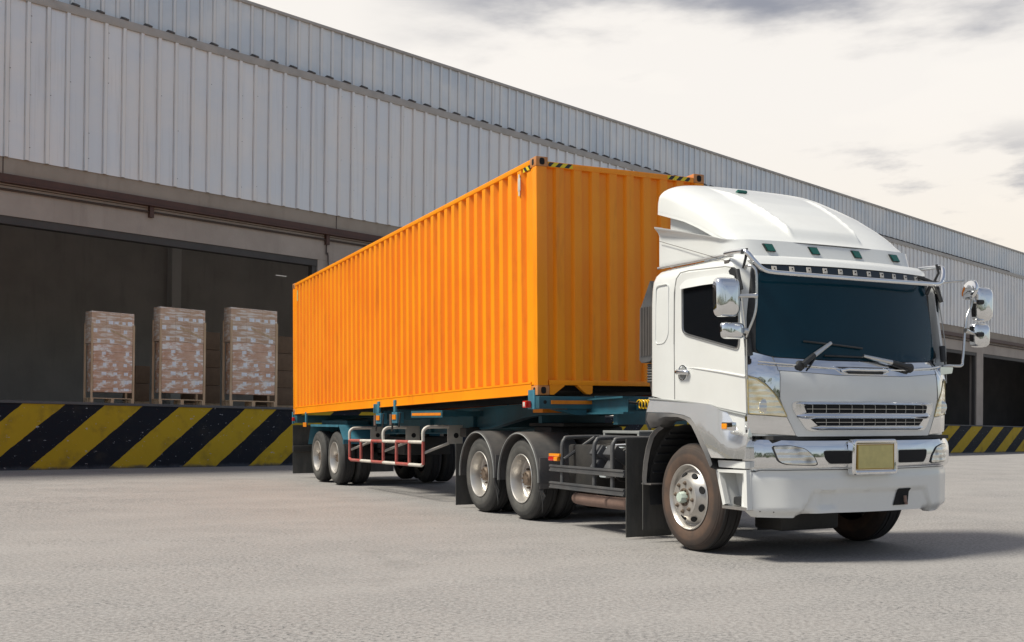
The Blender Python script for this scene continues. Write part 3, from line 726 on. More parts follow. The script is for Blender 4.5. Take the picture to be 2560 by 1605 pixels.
# ------------------------------------------------------------------ semi-trailer (level frame, Y to the rear)
def bedz(y): return 1.5606-.0155*y-.004
def build_trailer():
    t = thing('semi_trailer', 'blue skeletal semi trailer with red and white side guard carrying the orange container', 'trailer', G_M)
    for s in (-1, 1):
        prof = [(-.9, 1.33), (1.25, 1.325), (1.75, 1.29), (2.95, 1.13), (3.6, 1.10), (4.2, 1.04), (8.1, .985), (12.1, .93)]
        top = [(12.1, bedz(12.1)-.14), (4.0, bedz(4)-.06), (-.9, 1.535)]
        MB().prism(prof+top, lambda a, b, q: (q, a, b), s*.50, s*.49).prism([(a, b) for a, b in prof]+[(a, b+.022) for a, b in prof[::-1]], lambda a, b, q: (q, a, b), s*.56, s*.42).prism(
            [(12.1, bedz(12.1)-.16), (12.1, bedz(12.1)-.14), (4.0, bedz(4)-.06), (-.9, 1.536), (-.9, 1.516), (4.0, bedz(4)-.08)], lambda a, b, q: (q, a, b), s*.57, s*.42).build('main_beam', 'blue', t)
        for y in (3.55, 5.4, 7.2):
            MB().b2(s*.505, s*.56, y-.012, y+.012, lerp(prof, y)+.025, bedz(y)-.17).build('stiffener', 'blue', t)
    for y in (-.6, 1.4, 3.0, 4.6, 6.9, 8.0, 9.6, 11.4):
        MB().b2(-.488, .488, y-.05, y+.05, bedz(y)-.36, bedz(y)-.20).build('cross_member', 'blue', t)
    # front bolster with corner posts
    z0 = bedz(0)
    MB().b2(-1.22, 1.22, -.04, .14, 1.395, z0-.01, .008).build('front_bolster', 'blue', t)
    for s in (-1, 1):
        x = s*1.20
        MB().b2(x-s*.0-.035, x+.035, .06, .24, 1.39, 1.625, .008).build('bolster_end', 'bluel', t)
        MB().b2(s*1.06, s*.50, -.052, -.041, 1.452, 1.497).build('reflector_strip', 'orangeband', t)
        MB().lathe([(0, .024), (-.002, .0001)], 16, 'Y', (s*1.14, -.0405, 1.475)).build('bolster_hole', 'dark', t)
    MB().prism([(-1.0, 1.39), (-.56, 1.39), (-.56, 1.32), (-.7, 1.32)], lambda a, b, q: (a, q, b), -.02, .12).build('bolster_gusset', 'blue', t)
    MB().b2(-.47, .95, -.10, -.05, 1.375, 1.555, .004).b2(-.42, .95, -.17, -.101, 1.372, 1.384).b2(-.41, -.40, -.16, -.101, 1.385, 1.47).b2(.10, .11, -.16, -.101, 1.385, 1.47).b2(.3, .31, -.16, -.101, 1.385, 1.47).build('nose_frame', 'blue', t)
    MB().b2(-.9, -.55, .5, .78, 1.352, 1.40).build('side_reflector', 'orangeband', t)
    MB().box(-1.28, .18, 1.45, .075, .10, .085, .012).build('marker_light', 'red', t)
    MB().box(-1.28, .18, 1.45, .085, .06, .06, .012).build('marker_light', 'whitepaint', t)
    # air hoses
    co = []
    for i in range(170):
        a = i*2*pi/14; u = i/169
        co.append((-.06+u*.42, -.42-.12*u+.052*cos(a), 1.45+.052*sin(a)))
    MB().tube(co, .0085, 6).build('coiled_air_hose', 'yhose', t)
    MB().tube([(-.28, -.36, 1.48), (-.18, -.40, 1.475), (-.06, -.42, 1.46)], .014, 8).box(-.20, -.38, 1.478, .07, .05, .05, .01).box(-.29, -.355, 1.475, .05, .05, .06, .01).build('air_coupling', 'chassis', t)
    # mid and rear bolsters with twist locks
    for y in (5.25, 6.1):
        z = bedz(y)
        MB().b2(-1.16, 1.16, y-.08, y+.08, z-.20, z-.045, .006).build('bolster', 'blue', t)
        for s in (-1, 1):
            MB().b2(s*1.24, s*1.12, y-.13, y+.13, z-.27, z-.09, .006).build('bolster_end', 'bluel', t)
            MB().b2(s*1.245, s*1.205, y-.05, y+.05, z-.09, z+.11, .012).build('container_stop', 'bluel', t)
            MB().b2(s*1.255, s*1.242, y-.10, y+.08, z-.21, z-.13).build('reflector_strip', 'orangeband', t)
            MB().tube([(s*1.2, y+.17, z-.10), (s*1.22, y+.17, z-.36), (s*1.20, y+.24, z-.39)], .016, 6).tube([(s*1.2, y-.18, z-.10), (s*1.22, y-.18, z-.30), (s*1.20, y-.11, z-.33)], .012, 6).build('twist_lock_handle', 'chassis', t)
            MB().tube([(s*1.23, y+.20, z-.12), (s*1.23, y+.20, z-.30)], .024, 8).build('twist_lock', 'rust', t)
    z = bedz(6.1)
    for d in (.14, .22, .30): MB().b2(-1.25, -1.20, 6.0+d, 6.0+d+.045, z-.09, z+.07, .01).build('container_stop', 'bluel', t)
    MB().b2(-1.20, -1.185, 3.2, 4.55, 1.295, 1.40).b2(-1.18, -.5, 3.3, 3.4, 1.31, 1.39).b2(-1.18, -.5, 4.3, 4.4, 1.31, 1.39).build('side_plate', 'blue', t)
    MB().b2(-1.206, -1.2005, 3.25, 4.5, 1.325, 1.365).build('side_reflector', 'orangeband', t)
    y = 12.0; z = bedz(y)
    MB().b2(-1.21, 1.21, y-.12, y+.2, z-.18, z-.012, .008).build('rear_bolster', 'blue', t)
    MB().b2(-1.235, -1.195, y+.16, y+.24, z-.20, z+.06, .006).b2(-1.235, -1.20, 11.0, 11.1, z-.22, z+.05, .006).build('bolster_end', 'bluel', t)
    MB().b2(-1.245, -1.2355, 10.95, 11.22, z-.26, z-.17).build('reflector_strip', 'orangeband', t)
    MB().box(-1.26, 12.0, z-.10, .05, .10, .08, .012).build('marker_light', 'red', t)
    MB().b2(-1.2, 1.2, 12.25, 12.35, .55, .68, .01).build('rear_bumper', 'chassis', t)
    for s in (-1, 1):
        MB().b2(s*1.18, s*.60, 12.38, 12.392, .06, 1.14).build('mud_flap', 'flap', t)
    # running gear
    for y in (8.97, 10.24):
        dual_wheel('wheel', t, (-1.195, y, TR)); dual_wheel('wheel', t, (1.195, y, TR), pi)
        MB().tube([(-.9, y, TR), (.9, y, TR)], .07, 14).build('axle', 'chassis', t)
        for s in (-1, 1): MB().b2(s*.46, s*.36, y-.55, y+.55, .62, .70, .02).b2(s*.50, s*.34, y-.08, y+.08, .44, .92).build('leaf_spring', 'chassis', t)
    for s in (-1, 1):
        pts = [(10.92, .76), (10.70, 1.155), (8.62, 1.165), (8.30, .88)]
        mb = MB(); mb.grid([[(x, a, b) for x in (s*1.21, s*.56)] for a, b in pts]); mb.grid([[(x, a+(.0), b-.015) for x in (s*1.21, s*.56)] for a, b in pts])
        mb.b2(s*1.215, s*1.205, 8.62, 10.70, 1.12, 1.165)
        mb.b2(s*1.22, s*.56, 8.27, 8.30, .80, .885)
        mb.build('fender', 'bluel', t, ang=20)
        MB().b2(s*1.0, s*.57, 8.75, 10.6, 1.17, 1.24).build('fender_bracket', 'blue', t)
    # red and white side guards
    for s in (-1, 1):
        X = s*1.22
        g = MB()
        ys = [7.85, 7.15, 6.5, 5.88, 5.2, 4.58, 3.95]
        for i, (a, b) in enumerate(zip(ys, ys[1:])):
            for z, dz in ((.885, .008), (.525, .006)):
                za = z-dz+(7.85-a)*.010; zb = z-dz+(7.85-b)*.010
                if z < .6 and i in (0, 5): 
                    g.tube([(X, a, za+.03), (X, a+(b-a)*.12, za), (X, b, zb)] if i == 0 else [(X, a, za), (X, b+(a-b)*.12, zb), (X, b, zb+.03)], .027, 10, 0 if i % 2 == 0 else 1)
                else: g.tube([(X, a, za), (X, b, zb)], .027, 10, 0 if i % 2 == 0 else 1)
        for y in ys: g.tube([(X, y, .53+(7.85-y)*.01), (X, y, .885+(7.85-y)*.01)], .026, 10, 0)
        for y in (7.85, 5.88, 3.95):
            d = (7.85-y)*.012
            g.tube(bez([(X, y, .89+d), (X, y, 1.03+d), (X+s*-.05, y, 1.09+d), (X-s*.13, y, 1.105+d), (s*.80, y, 1.105+d)], 4), .027, 10, 1)
            g.tube([(s*.80, y, .85+d), (X, y, .70+d)], .022, 8, 1)
        gd = g.build('side_guard', ['redpaint', 'whitepaint'], t)
        for y in (7.85, 5.88, 3.95):
            d = (7.85-y)*.012
            mb = MB(); mb.b2(s*.82, s*.57, y-.012, y+.012, .84+d, 1.13+d, .004)
            p = mb.build('guard_bracket', 'greyplate', gd)
            MB().lathe([(0, .042), (-.002, .0001)], 18, 'Y', (s*.68, y-.0125, .97+d)).build('bracket_hole', 'dark', gd)
    # landing gear and tool box
    for s in (-1, 1):
        MB().b2(s*.66, s*.54, 3.35, 3.47, .50, 1.15, .01).b2(s*.74, s*.50, 3.30, 3.52, .46, .50).b2(s*.78, s*.53, 3.3, 3.55, 1.0, 1.14, .02).build('landing_leg', 'chassis', t)
    MB().b2(-.45, .45, 7.0, 8.0, .62, .95, .02).build('tool_box', 'chassis', t)
    return t
build_trailer()

# ------------------------------------------------------------------ tractor truck (faces -Y, X across, near side is -X)
XS = 1.20
Y0T = [(1.0, -1.175), (1.2, -1.19), (1.55, -1.195), (1.66, -1.185), (1.74, -1.14), (1.83, -1.065), (2.55, -.965), (2.66, -.94), (2.72, -.90), (2.80, -.82)]
KT = [(1.6, .17), (1.83, .145), (2.6, .13)]
def FY(x, z): return lerp(Y0T, z)+lerp(KT, z)*x*x+.05*sstep(.98, 1.2, abs(x))*(1-sstep(1.8, 1.95, z))+.08*sstep(1.05, 1.2, abs(x))*sstep(1.85, 2.0, z)
def fr(a, b, q): return (a, FY(a, b)-q, b)          # front panel: q outwards
def BY(x, z): return -1.235+.19*x*x-.012*sstep(.5, .9, z)+.06*sstep(.88, 1.18, abs(x))
def fb(a, b, q): return (a, BY(a, b)-q, b)
def side(s, d=0): return lambda a, b, q: (s*(XS+q-d), a, b)
def mir(poly): return [(-a, b) for a, b in poly[::-1]]

def build_truck():
    t = thing('tractor_truck', 'white six wheel tractor truck with dark teal windscreen and chrome trim pulling the trailer', 'truck', T_M)
    # ---- cab shell: lofted plan outlines
    rows = []
    for z, ins in ((1.12, .0), (1.30, 0), (1.5, 0), (1.66, 0), (1.74, 0), (1.83, 0), (2.1, 0), (2.4, 0), (2.55, .004), (2.64, .012), (2.70, .03), (2.74, .06), (2.765, .11)):
        xs = XS-ins; ring = []
        yb = .645-ins*1.2
        if z < 1.33: yf0 = None
        fx = [xs*sin(pi/2*(i/12)) for i in range(-12, 13)]
        for x in fx: ring.append((x, FY(x, z)+ins*.6+(.018 if abs(x) > xs-.001 else 0), z))
        for y in (-.55, -.1, .3): ring.append((xs, y if z > 1.32 else min(y, -.52), z))
        if z > 1.32:
            for a in (0, 30, 60, 90): ring.append((xs-.07+.07*cos(radians(a)), yb-.07+.07*sin(radians(a)), z))
            for a in (90, 120, 150, 180): ring.append((-xs+.07+.07*cos(radians(a)), yb-.07+.07*sin(radians(a)), z))
        else:
            for k in range(4): ring.append((xs-.3*k/3, -.50, z))
            for k in range(4): ring.append((-xs+.3-.3*k/3, -.50, z))
        for y in (.3, -.1, -.55): ring.append((-xs, y if z > 1.32 else min(y, -.52), z))
        rows.append(ring)
    mb = MB(); V = mb.grid(rows, closed=True)
    mb.bm.faces.new(V[-1]); mb.bm.faces.new(V[0][::-1])
    cab = mb.build('cab_body', 'white', t, ang=45)
    # rear edge moulding panel on the cab side
    for s in (-1, 1):
        MB().tube([(s*(XS+.001), a, b) for a, b in rpoly([(.52, 2.60), (.30, 2.60), (.30, 2.10), (.37, 2.02), (.53, 2.02)], .05)], .006, 6, closed=True).build('pressed_panel', 'white', cab)
    # ---- doors
    for s in (-1, 1):
        f = side(s); yd = -.90
        door = MB().patch([(.17, 2.55), (.13, 2.64), (.05, 2.672), (-.66, 2.632), (-.74, 2.60), (-.80, 2.50), (-.90, 1.9), (-.925, 1.32), (-.50, 1.38), (-.41, 1.405), (.15, 1.455), (.17, 1.46)], f, .008, -.02, .12).build('door', 'white', t)
        MB().tube([(s*(XS+.004), a, b) for a, b in [(.20, 2.0), (.195, 2.5), (.16, 2.63), (.09, 2.68), (-.05, 2.685), (-.62, 2.652), (-.74, 2.625), (-.83, 2.50), (-.925, 1.98), (-.935, 1.62)]], .006, 6).build('door_seam', 'greyseam', door)
        MB().tube([(s*(XS+.004), a, b) for a, b in [(.20, 2.0), (.19, 1.46)]], .0035, 6).build('door_seam', 'greyseam', door)
        wp = rpoly([(.045, 2.55), (.04, 2.11), (-.03, 2.075), (-.80, 1.895), (-.83, 1.93), (-.83, 2.50), (-.76, 2.545), (-.05, 2.575)], .05)
        MB().patch(wp, f, .012, -.01, .3).build('side_window', 'sideglass', door)
        MB().tube([(s*(XS+.012), a, b) for a, b in wp], .012, 6, closed=True).build('window_frame', 'steel', door)
        MB().patch(rpoly([(.055, 2.515), (.05, 2.56), (-.03, 2.60), (-.66, 2.585), (-.79, 2.545), (-.80, 2.50), (-.3, 2.515)], .03), lambda a, b, q: (s*(XS+q+.05*(2.6-b)/.1*.5), a, b), .022, .012, .2).build('window_visor', 'white', door)
        hb = MB()
        hb.lathe([(s*(XS+.004), .078), (s*(XS+.014), .074), (s*(XS+.014), .066), (s*(XS+.009), .06)], 28, c=(0, .045, 1.715))
        hb.tube([(s*(XS+.022), .115, 1.722), (s*(XS+.042), .09, 1.722), (s*(XS+.045), .03, 1.720), (s*(XS+.04), -.045, 1.716), (s*(XS+.02), -.065, 1.714)], [.022, .026, .024, .026, .022], 10)
        hb.build('door_handle', 'chrome', door)
        hp = MB(); hp.lathe([(s*(XS+.0095), .06), (s*(XS+.009), .0001)], 24, c=(0, .045, 1.715)); hp.build('handle_recess', 'greytrim', door)
        # crease line pressed into the door
        MB().tube([(s*(XS+.006), a, b) for a, b in ((.02, 1.765), (-.2, 1.745), (-.55, 1.70), (-.915, 1.645))], [.002, .010, .012, .013], 8).build('door_crease', 'white', door)
        # a-pillar cover and drip
        MB().patch([(-.80, 2.60), (-.745, 2.63), (-.70, 2.60), (-.80, 2.40)], f, .03, .0, .2).build('pillar_bracket', 'black', t)
        MB().tube([(s*(XS+.01), -.80, 2.60), (s*(XS+.015), -.86, 2.42)], .022, 8).build('mirror_hinge', 'black', t)
        MB().tube([(s*(XS-.02), -.905, 1.98), (s*(XS-.03), -.93, 1.83)], .028, 8).build('mirror_hinge', 'black', t)
    # ---- windscreen
    ws = rpoly([(-1.08, 1.86), (-.92, 1.822), (-.4, 1.80), (.4, 1.80), (.92, 1.822), (1.08, 1.86), (1.055, 2.2), (1.0, 2.60), (-1.0, 2.60), (-1.055, 2.2)], .06)
    wsc = MB().patch(ws, fr, .016, -.01, .07).build('windscreen', 'glass', t, ang=60)
    big = rpoly([(-1.13, 1.835), (-.94, 1.79), (-.4, 1.772), (.4, 1.772), (.94, 1.79), (1.165, 1.85), (1.16, 2.2), (1.12, 2.67), (-1.05, 2.67), (-1.115, 2.2)], .06)
    MB().patch(big, fr, .009, -.012, .07).build('windscreen_seal', 'black', wsc, ang=60)
    # visor board with clips, white brow, chrome visor bar
    vb = MB().patch(rpoly([(-1.0, 2.585), (1.0, 2.585), (1.01, 2.645), (.9, 2.655), (-.9, 2.655), (-1.01, 2.645)], .02), fr, .024, .012, .1).build('visor_board', 'visor', t)
    for i in range(11):
        x = -.86+i*.172
        c = MB().patch([(x-.022, 2.597), (x+.022, 2.597), (x+.022, 2.645), (x-.022, 2.645)], fr, .030, .022, .1).build('visor_clip', 'whitepaint', vb)
        if i == 0: pass
        MB().lathe([(-.004, .007), (0, .007)], 8, 'Y', (x, FY(x, 2.62)-.031, 2.625)).build('clip_screw', 'dark', vb)
    MB().patch([(-1.03, 2.662), (1.03, 2.662), (1.06, 2.70), (1.0, 2.745), (-1.0, 2.745), (-1.06, 2.70)], fr, .03, -.02, .07).build('roof_brow', 'white', t, ang=60)
    hb = [(-1.19, -.60, 2.772), (-1.20, -.80, 2.765), (-1.185, -.90, 2.745), (-1.14, -.955, 2.66), (-1.08, -.985, 2.595), (-1.0, -1.005, 2.567), (-.8, -1.05, 2.556), (-.4, -1.085, 2.548)]
    bar = bez(hb+[(0, -1.095, 2.546)]+[(-x, y, z) for x, y, z in hb[::-1]], 5)
    MB().tube(bar, .022, 12).build('visor_bar', 'chrome', t)
    for s in (-1, 1):
        MB().tube([(s*1.15, -.86, 2.785), (s*1.17, -.87, 2.70), (s*1.16, -.82, 2.615)], .012, 8).tube([(s*1.19, -.87, 2.77), (s*1.19, -.87, 2.735)], .03, 8).build('bar_strap', 'black', t)
    # ---- roof deflector
    ZT = [(-.70, 2.90), (-.665, 2.925), (-.62, 2.965), (-.55, 3.02), (-.45, 3.10), (-.25, 3.235), (0, 3.38), (.3, 3.53), (.5, 3.625), (.60, 3.665), (.66, 3.66), (.69, 3.64)]
    ZL = [(-.70, 2.89), (-.55, 2.925), (-.4, 2.985), (-.15, 3.085), (.24, 3.245), (.69, 3.385)]
    ys = [-.70+1.39*i/60 for i in range(61)]
    def shell(y, u):
        w = lerp([(-.70, 1.00), (-.62, 1.04), (-.4, 1.075), (.69, 1.06)], y)
        zl = lerp(ZL, y); zt = lerp(ZT, y); p = lerp([(-.7, 5), (-.1, 4.2), (.3, 4.6), (.69, 5.2)], y)
        a = abs(u); x = w*u; h = (max(0, 1-a**p))**(1/p)
        e = .415+.13*(y+.6)
        rz = lerp([(-.6, .05), (-.2, .04), (.3, .02)], y)*(1-sstep(e-.012, e+.03, abs(x)))*sstep(-.64, -.54, y)*(1-sstep(.2, .6, y))
        rz += .022*math.exp(-((abs(x)-e)/.022)**2)*sstep(-.62, -.52, y)*(1-sstep(.1, .5, y))
        yy = y+.10*a**2.2*(1-sstep(-.7, .1, y))
        return (x, yy, zl+(zt-zl)*h+rz+.018*(1-a*a)*sstep(-.4, .3, y))
    us = [-1, -.9965, -.99, -.98, -.965, -.945, -.92, -.89, -.855, -.81, -.76, -.7, -.65]
    us = us+[-.62+1.24*i/110 for i in range(111)]+[-u for u in us[::-1]]
    mb = MB()
    mb.grid([[shell(y, u) for u in us] for y in ys])
    mb.grid([[Vector(shell(y, u))+Vector((0, .012, -.03)) for u in us] for y in ys[::4]])
    rim = [shell(ys[-1], u) for u in us]
    mb.grid([rim, [Vector(p)+Vector((0, .012, -.03)) for p in rim]])
    df = mb.build('roof_deflector', 'white', t, ang=50)
    # inner side panel of the recess
    for s in (-1, 1):
        MB().patch([(.56, 2.80), (.56, 3.42), (.2, 3.27), (-.2, 3.07), (-.45, 2.96), (-.5, 2.80)], lambda a, b, q: (s*(1.0+q), a, b), .0, -.015, .15).build('recess_panel', 'white', df)
    # lower skirt: walks along the plan outline
    pl = [(-1.135, .56), (-1.14, .30), (-1.14, 0), (-1.138, -.25), (-1.125, -.42), (-1.09, -.55), (-1.03, -.635), (-.93, -.69), (-.7, -.722), (-.4, -.74), (0, -.748)]
    pl = [tuple(p) for p in bez([(a, b, 0) for a, b in pl], 4)]
    pl = [(p[0], p[1]) for p in pl]; pl = pl+[(-a, b) for a, b in pl[-2::-1]]
    def top(y): return lerp([(-.75, 2.915), (-.64, 2.915), (-.5, 2.93), (-.15, 3.02), (.2, 3.11), (.56, 3.195)], y)
    def bot(x, y): return 2.755+.03*sstep(-.7, -.3, y)+.012*sstep(-.2, .5, y)
    def out(x, y, d):
        n = Vector((x*1.0, -.15 if y > -.3 else (y+.1)*1.3)); n.normalize(); return (x+n.x*d, y+n.y*d)
    prof = [(0, -.004), (.04, .0), (.10, .0), (.45, .0), (.74, .0), (.78, .001), (.86, .008), (.93, .022), (.97, .029), (1.0, .03)]
    mb = MB(); R = []
    for k, d in prof:
        row = []
        for x, y in pl:
            dd = d*(1+1.3*sstep(-.3, .5, y)*(1 if k > .8 else 0)) if y > -.45 else d*sstep(-.68, -.4, y)
            xx, yy = out(x, y, dd-.02*k*(0 if y > -.3 else 1)*0)
            zz = bot(x, y)+(top(y)-bot(x, y))*k
            yy += .055*k*(1-sstep(-.66, -.3, y))
            row.append((xx, yy, zz))
        R.append(row)
    R.append([(x*.93, y+.06 if y < -.3 else y, z-.012) for x, y, z in R[-1]])
    mb.grid(R); mb.grid([[(x*.97, y*.985, z) for x, y, z in r] for r in (R[0], R[4])]); mb.grid([[(x*.97, y*.985, z) for x, y, z in R[0]], R[0]])
    for e in (0, -1): mb.grid([[r[e], (r[e][0]*.93, r[e][1], r[e][2])] for r in R])
    sk = mb.build('deflector_skirt', 'white', df, ang=50)
    for s in (-1, 1):
        MB().tube([(s*1.15, y, 2.772+.012*sstep(-.2, .5, y)) for y in (.56, .3, 0, -.3, -.5)]+[(s*1.12, -.62, 2.758)], .013, 8).build('deflector_trim', 'steel', df)
        MB().tube([(s*1.16, .52, 3.05), (s*1.165, -.57, 2.715)], .003, 5).box(s*1.165, -.60, 2.70, .03, .07, .03, .006).build('antenna', 'clip', t)
    for x in (-.765, -.26, .26, .765):
        y = -.752+.045*abs(x)**2.2
        def fl(a, b, q, y=y, x=x): return (a, y+.055*(b-2.755)/.16*1.0+.0*a-q+(a-x)*.05*(1 if x > 0 else -1), b)
        c = MB().patch([(x-.066, 2.878), (x+.034, 2.878), (x+.058, 2.806), (x-.036, 2.806)], fl, .006, -.02, .2).build('roof_marker_lamp', 'black', df)
        MB().patch([(x-.058, 2.873), (x+.029, 2.873), (x+.051, 2.811), (x-.030, 2.811)], fl, .014, .0, .2).build('green_lens', 'green', df)
    MB().tube([Vector(shell(-.695, u))+Vector((0, -.004, .004)) for u in [-.72+1.6*i/30 for i in range(31)]], .005, 6).build('shell_seam', 'seam', df)
    MB().box(-.30, .33, 3.575, .12, .07, .03, .01, Matrix.Rotation(radians(-28), 3, 'X')).build('green_lens', 'green', df)
    # ---- front: chrome garnish, hood, grille
    gb = MB().patch(rpoly([(-1.18, 1.755), (-.945, 1.70), (-.4, 1.662), (.4, 1.662), (.945, 1.70), (1.18, 1.755), (1.19, 1.85), (1.13, 1.865), (.95, 1.815), (.4, 1.79), (-.4, 1.79), (-.95, 1.815), (-1.13, 1.865), (-1.19, 1.85)], .015), fr, .022, -.03, .05).build('chrome_garnish', 'chrome', t, ang=50)
    MB().tube([(x, FY(x, 1.735)-.028, lerp([(0, 1.722), (.4, 1.724), (.95, 1.762), (1.15, 1.79)], abs(x))) for x in [-1.1+.1*i for i in range(23)]], .010, 8).build('garnish_ridge', 'chrome', gb)
    MB().patch(rpoly([(-.43, 1.748), (.27, 1.748), (.20, 1.672), (-.34, 1.672)], .03), fr, .030, .0, .06).build('handle_bezel', 'chrome', gb)
    MB().patch(rpoly([(-.39, 1.738), (.23, 1.738), (.19, 1.725), (-.36, 1.725)], .006), fr, .034, .02, .06).patch(rpoly([(-.30, 1.70), (.14, 1.70), (.12, 1.678), (-.28, 1.678)], .008), fr, .034, .02, .06).build('handle_slot', 'black', gb)
    MB().tube([(-.34, FY(.34, 1.71)-.035, 1.705), (-.29, FY(.3, 1.71)-.06, 1.716), (-.08, FY(0, 1.71)-.065, 1.712), (.14, FY(.2, 1.71)-.06, 1.716), (.19, FY(.2, 1.71)-.035, 1.705)], .015, 10).build('grab_handle', 'chrome', gb)
    hd = MB().patch(rpoly([(-.935, 1.695), (-.4, 1.657), (.4, 1.657), (.935, 1.695), (.945, 1.46), (.90, 1.33), (.79, 1.115), (-.79, 1.115), (-.90, 1.33), (-.945, 1.46)], .015), fr, .020, -.03, .06).build('hood_panel', 'white', t, ang=50)
    go = rpoly([(-.84, 1.425), (.84, 1.425), (.845, 1.36), (.72, 1.185), (.68, 1.165), (-.68, 1.165), (-.72, 1.185), (-.845, 1.36)], .04)
    gr = MB().patch(go, fr, .034, .0, .06).build('grille', 'chrome', t, ang=50)
    gi = rpoly([(-.74, 1.392), (.74, 1.392), (.70, 1.29), (.60, 1.205), (-.60, 1.205), (-.70, 1.29)], .02)
    MB().patch(gi, fr, .037, .02, .06).build('grille_opening', 'dark', gr, ang=50)
    def chrome_bar(zc, hh, xe, proud):
        mb = MB(); rows = []
        for i in range(33):
            x = -xe+2*xe*i/32; tp = sstep(xe, xe-.08, abs(x)); y = FY(x, zc)
            rows.append([(x, y-.030, zc-hh*(.4+.6*tp)), (x, y-.038-proud*.55*tp, zc-hh*.75*tp), (x, y-.040-proud*tp, zc-.1*hh), (x, y-.038-proud*.8*tp, zc+hh*.55*tp), (x, y-.030, zc+hh*(.4+.6*tp))])
        mb.grid(rows); mb.grid([[r[0], r[-1]] for r in rows])
        return mb.build('grille_bar', 'chrome', gr, ang=50)
    chrome_bar(1.298, .033, .80, .044); chrome_bar(1.192, .026, .67, .036); chrome_bar(1.408, .017, .81, .020)
    ms = MB()
    for z in (1.358, 1.24):
        xm = lerp([(1.2, .58), (1.29, .69), (1.39, .73)], z)
        ms.tube([(x, FY(x, z)-.040, z) for x in [-xm+2*xm*i/20 for i in range(21)]], .0028, 6)
    for i in range(11):
        x = -.66+i*.132
        for a, b in ((1.322, 1.392), (1.208, 1.276)):
            if abs(x) < lerp([(1.2, .6), (1.39, .72)], (a+b)/2): ms.tube([(x, FY(x, a)-.039, a), (x, FY(x, b)-.039, b)], .0028, 6)
    ms.build('grille_mesh', 'steel', gr)
    for s in (-1, 1):
        m_ = (lambda P: P) if s < 0 else mir
        MB().patch(m_([(-1.195, 1.855), (-1.1, 1.862), (-.958, 1.82), (-.942, 1.74), (-.955, 1.45), (-1.0, 1.51), (-1.06, 1.585), (-1.12, 1.635), (-1.2, 1.662)]), fr, .024, -.03, .05).build('corner_panel', 'chrome', t, ang=50)
        MB().tube([(s*.951, FY(.95, z)-.024, z) for z in (1.82, 1.76, 1.70)]+[(s*.949, FY(.95, 1.46)-.024, 1.46)], .004, 6).build('corner_seam', 'seam', t)
        hp = rpoly([(-1.192, 1.645), (-1.12, 1.618), (-1.05, 1.555), (-.985, 1.475), (-.93, 1.385), (-.885, 1.292), (-1.185, 1.318)], .012)
        hl = MB().patch(m_(hp), fr, .026, -.03, .05).build('headlight', 'headlamp', t, ang=50)
        MB().tube([Vector(fr(a, b, .026)) for a, b in m_(hp)], .005, 6, closed=True).build('headlight_bezel', 'bezel', hl)
        y = FY(1.06, 1.36)
        MB().lathe([(.0, .062), (-.006, .060), (-.008, .052), (-.011, .042), (-.013, .022), (-.014, .0001)], 28, 'Y', (s*1.07, FY(1.07, 1.385)-.024, 1.385)).build('lamp_projector', 'fog', hl)
        MB().patch(m_([(-1.195, 1.308), (-.885, 1.283), (-.80, 1.125), (-1.19, 1.148)]), fr, .022, -.03, .06).build('lower_corner_panel', 'chrome', t, ang=50)
        # right hand grab step bracket on garnish end
    MB().patch(rpoly([(1.10, 1.70), (1.10, 1.775), (1.27, 1.775), (1.255, 1.715)], .012), lambda a, b, q: (a, FY(1.15, 1.7)-q, b), .05, -.05, .1).build('mirror_foot', 'chrome', t)
    # ---- bumper
    bc = rpoly([(-1.17, .80), (-1.10, .822), (-.7, .825), (.7, .825), (1.10, .822), (1.16, .80), (1.17, 1.04), (1.14, 1.088), (.8, 1.078), (-.8, 1.078), (-1.14, 1.088), (-1.175, 1.04)], .03)
    def bq(a, b, q):
        bul = .028*sstep(1.09, 1.03, b) if False else 0
        e = min(1, max(0, (1.085-b)/.06)); e2 = min(1, max(0, (b-.80)/.05))
        n = sstep(.55, .70, abs(a))
        return (a, BY(a, b)-q*(1 if q < .02 else 1)-(.05*sqrt(1-(1-min(1, max(0, (1.092-b)/.15)))**2)*e2-.015*(1-sstep(.80, .88, b)) if q > 0 else 0)+.0*n, b)
    bu = MB().patch(bc, bq, .02, -.10, .045).build('chrome_bumper', 'chrome', t, ang=50)
    for s in (-1, 1):
        m_ = (lambda P: P) if s < 0 else mir
        fp = rpoly([(-1.05, 1.035), (-.90, 1.04), (-.78, 1.012), (-.70, .94), (-.665, .87), (-.70, .857), (-.95, .868), (-1.01, .895)], .03)
        MB().patch(m_([(a*1.0+(-.86)*.0, b) for a, b in fp]), bq, .026, .01, .05).build('fog_light_bezel', 'black', bu, ang=50)
        c0 = Vector((-.87, .95)); fp2 = [tuple(c0+(Vector(p)-c0)*.93) for p in fp]
        MB().patch(m_(fp2), bq, .032, .015, .05).build('fog_light', 'fog', bu, ang=50)
        sp = rpoly([(-.615, .99), (-.20, .99), (-.20, .875), (-.56, .875), (-.60, .92)], .02)
        MB().patch(m_(sp), bq, .026, .01, .05).build('air_slot', 'dark', bu, ang=50)
    MB().patch(rpoly([(-.60, .998), (.60, .998), (.57, .868), (-.57, .868)], .02), bq, .0235, .01, .05).build('slot_surround', 'steel', bu, ang=50)
    pf = rpoly([(-.375, .775), (.155, .775), (.155, 1.09), (-.375, 1.09)], .035)
    yp = -1.335
    fp_ = lambda a, b, q: (a, yp-q+.012*a, b)
    lp = MB().patch(pf, fp_, .0, -.05, .3).tube([(a, yp+.012*a, b) for a, b in rpoly([(-.355, .795), (.135, .795), (.135, 1.07), (-.355, 1.07)], .025)], .022, 8, closed=True).build('plate_frame', 'chrome', t)
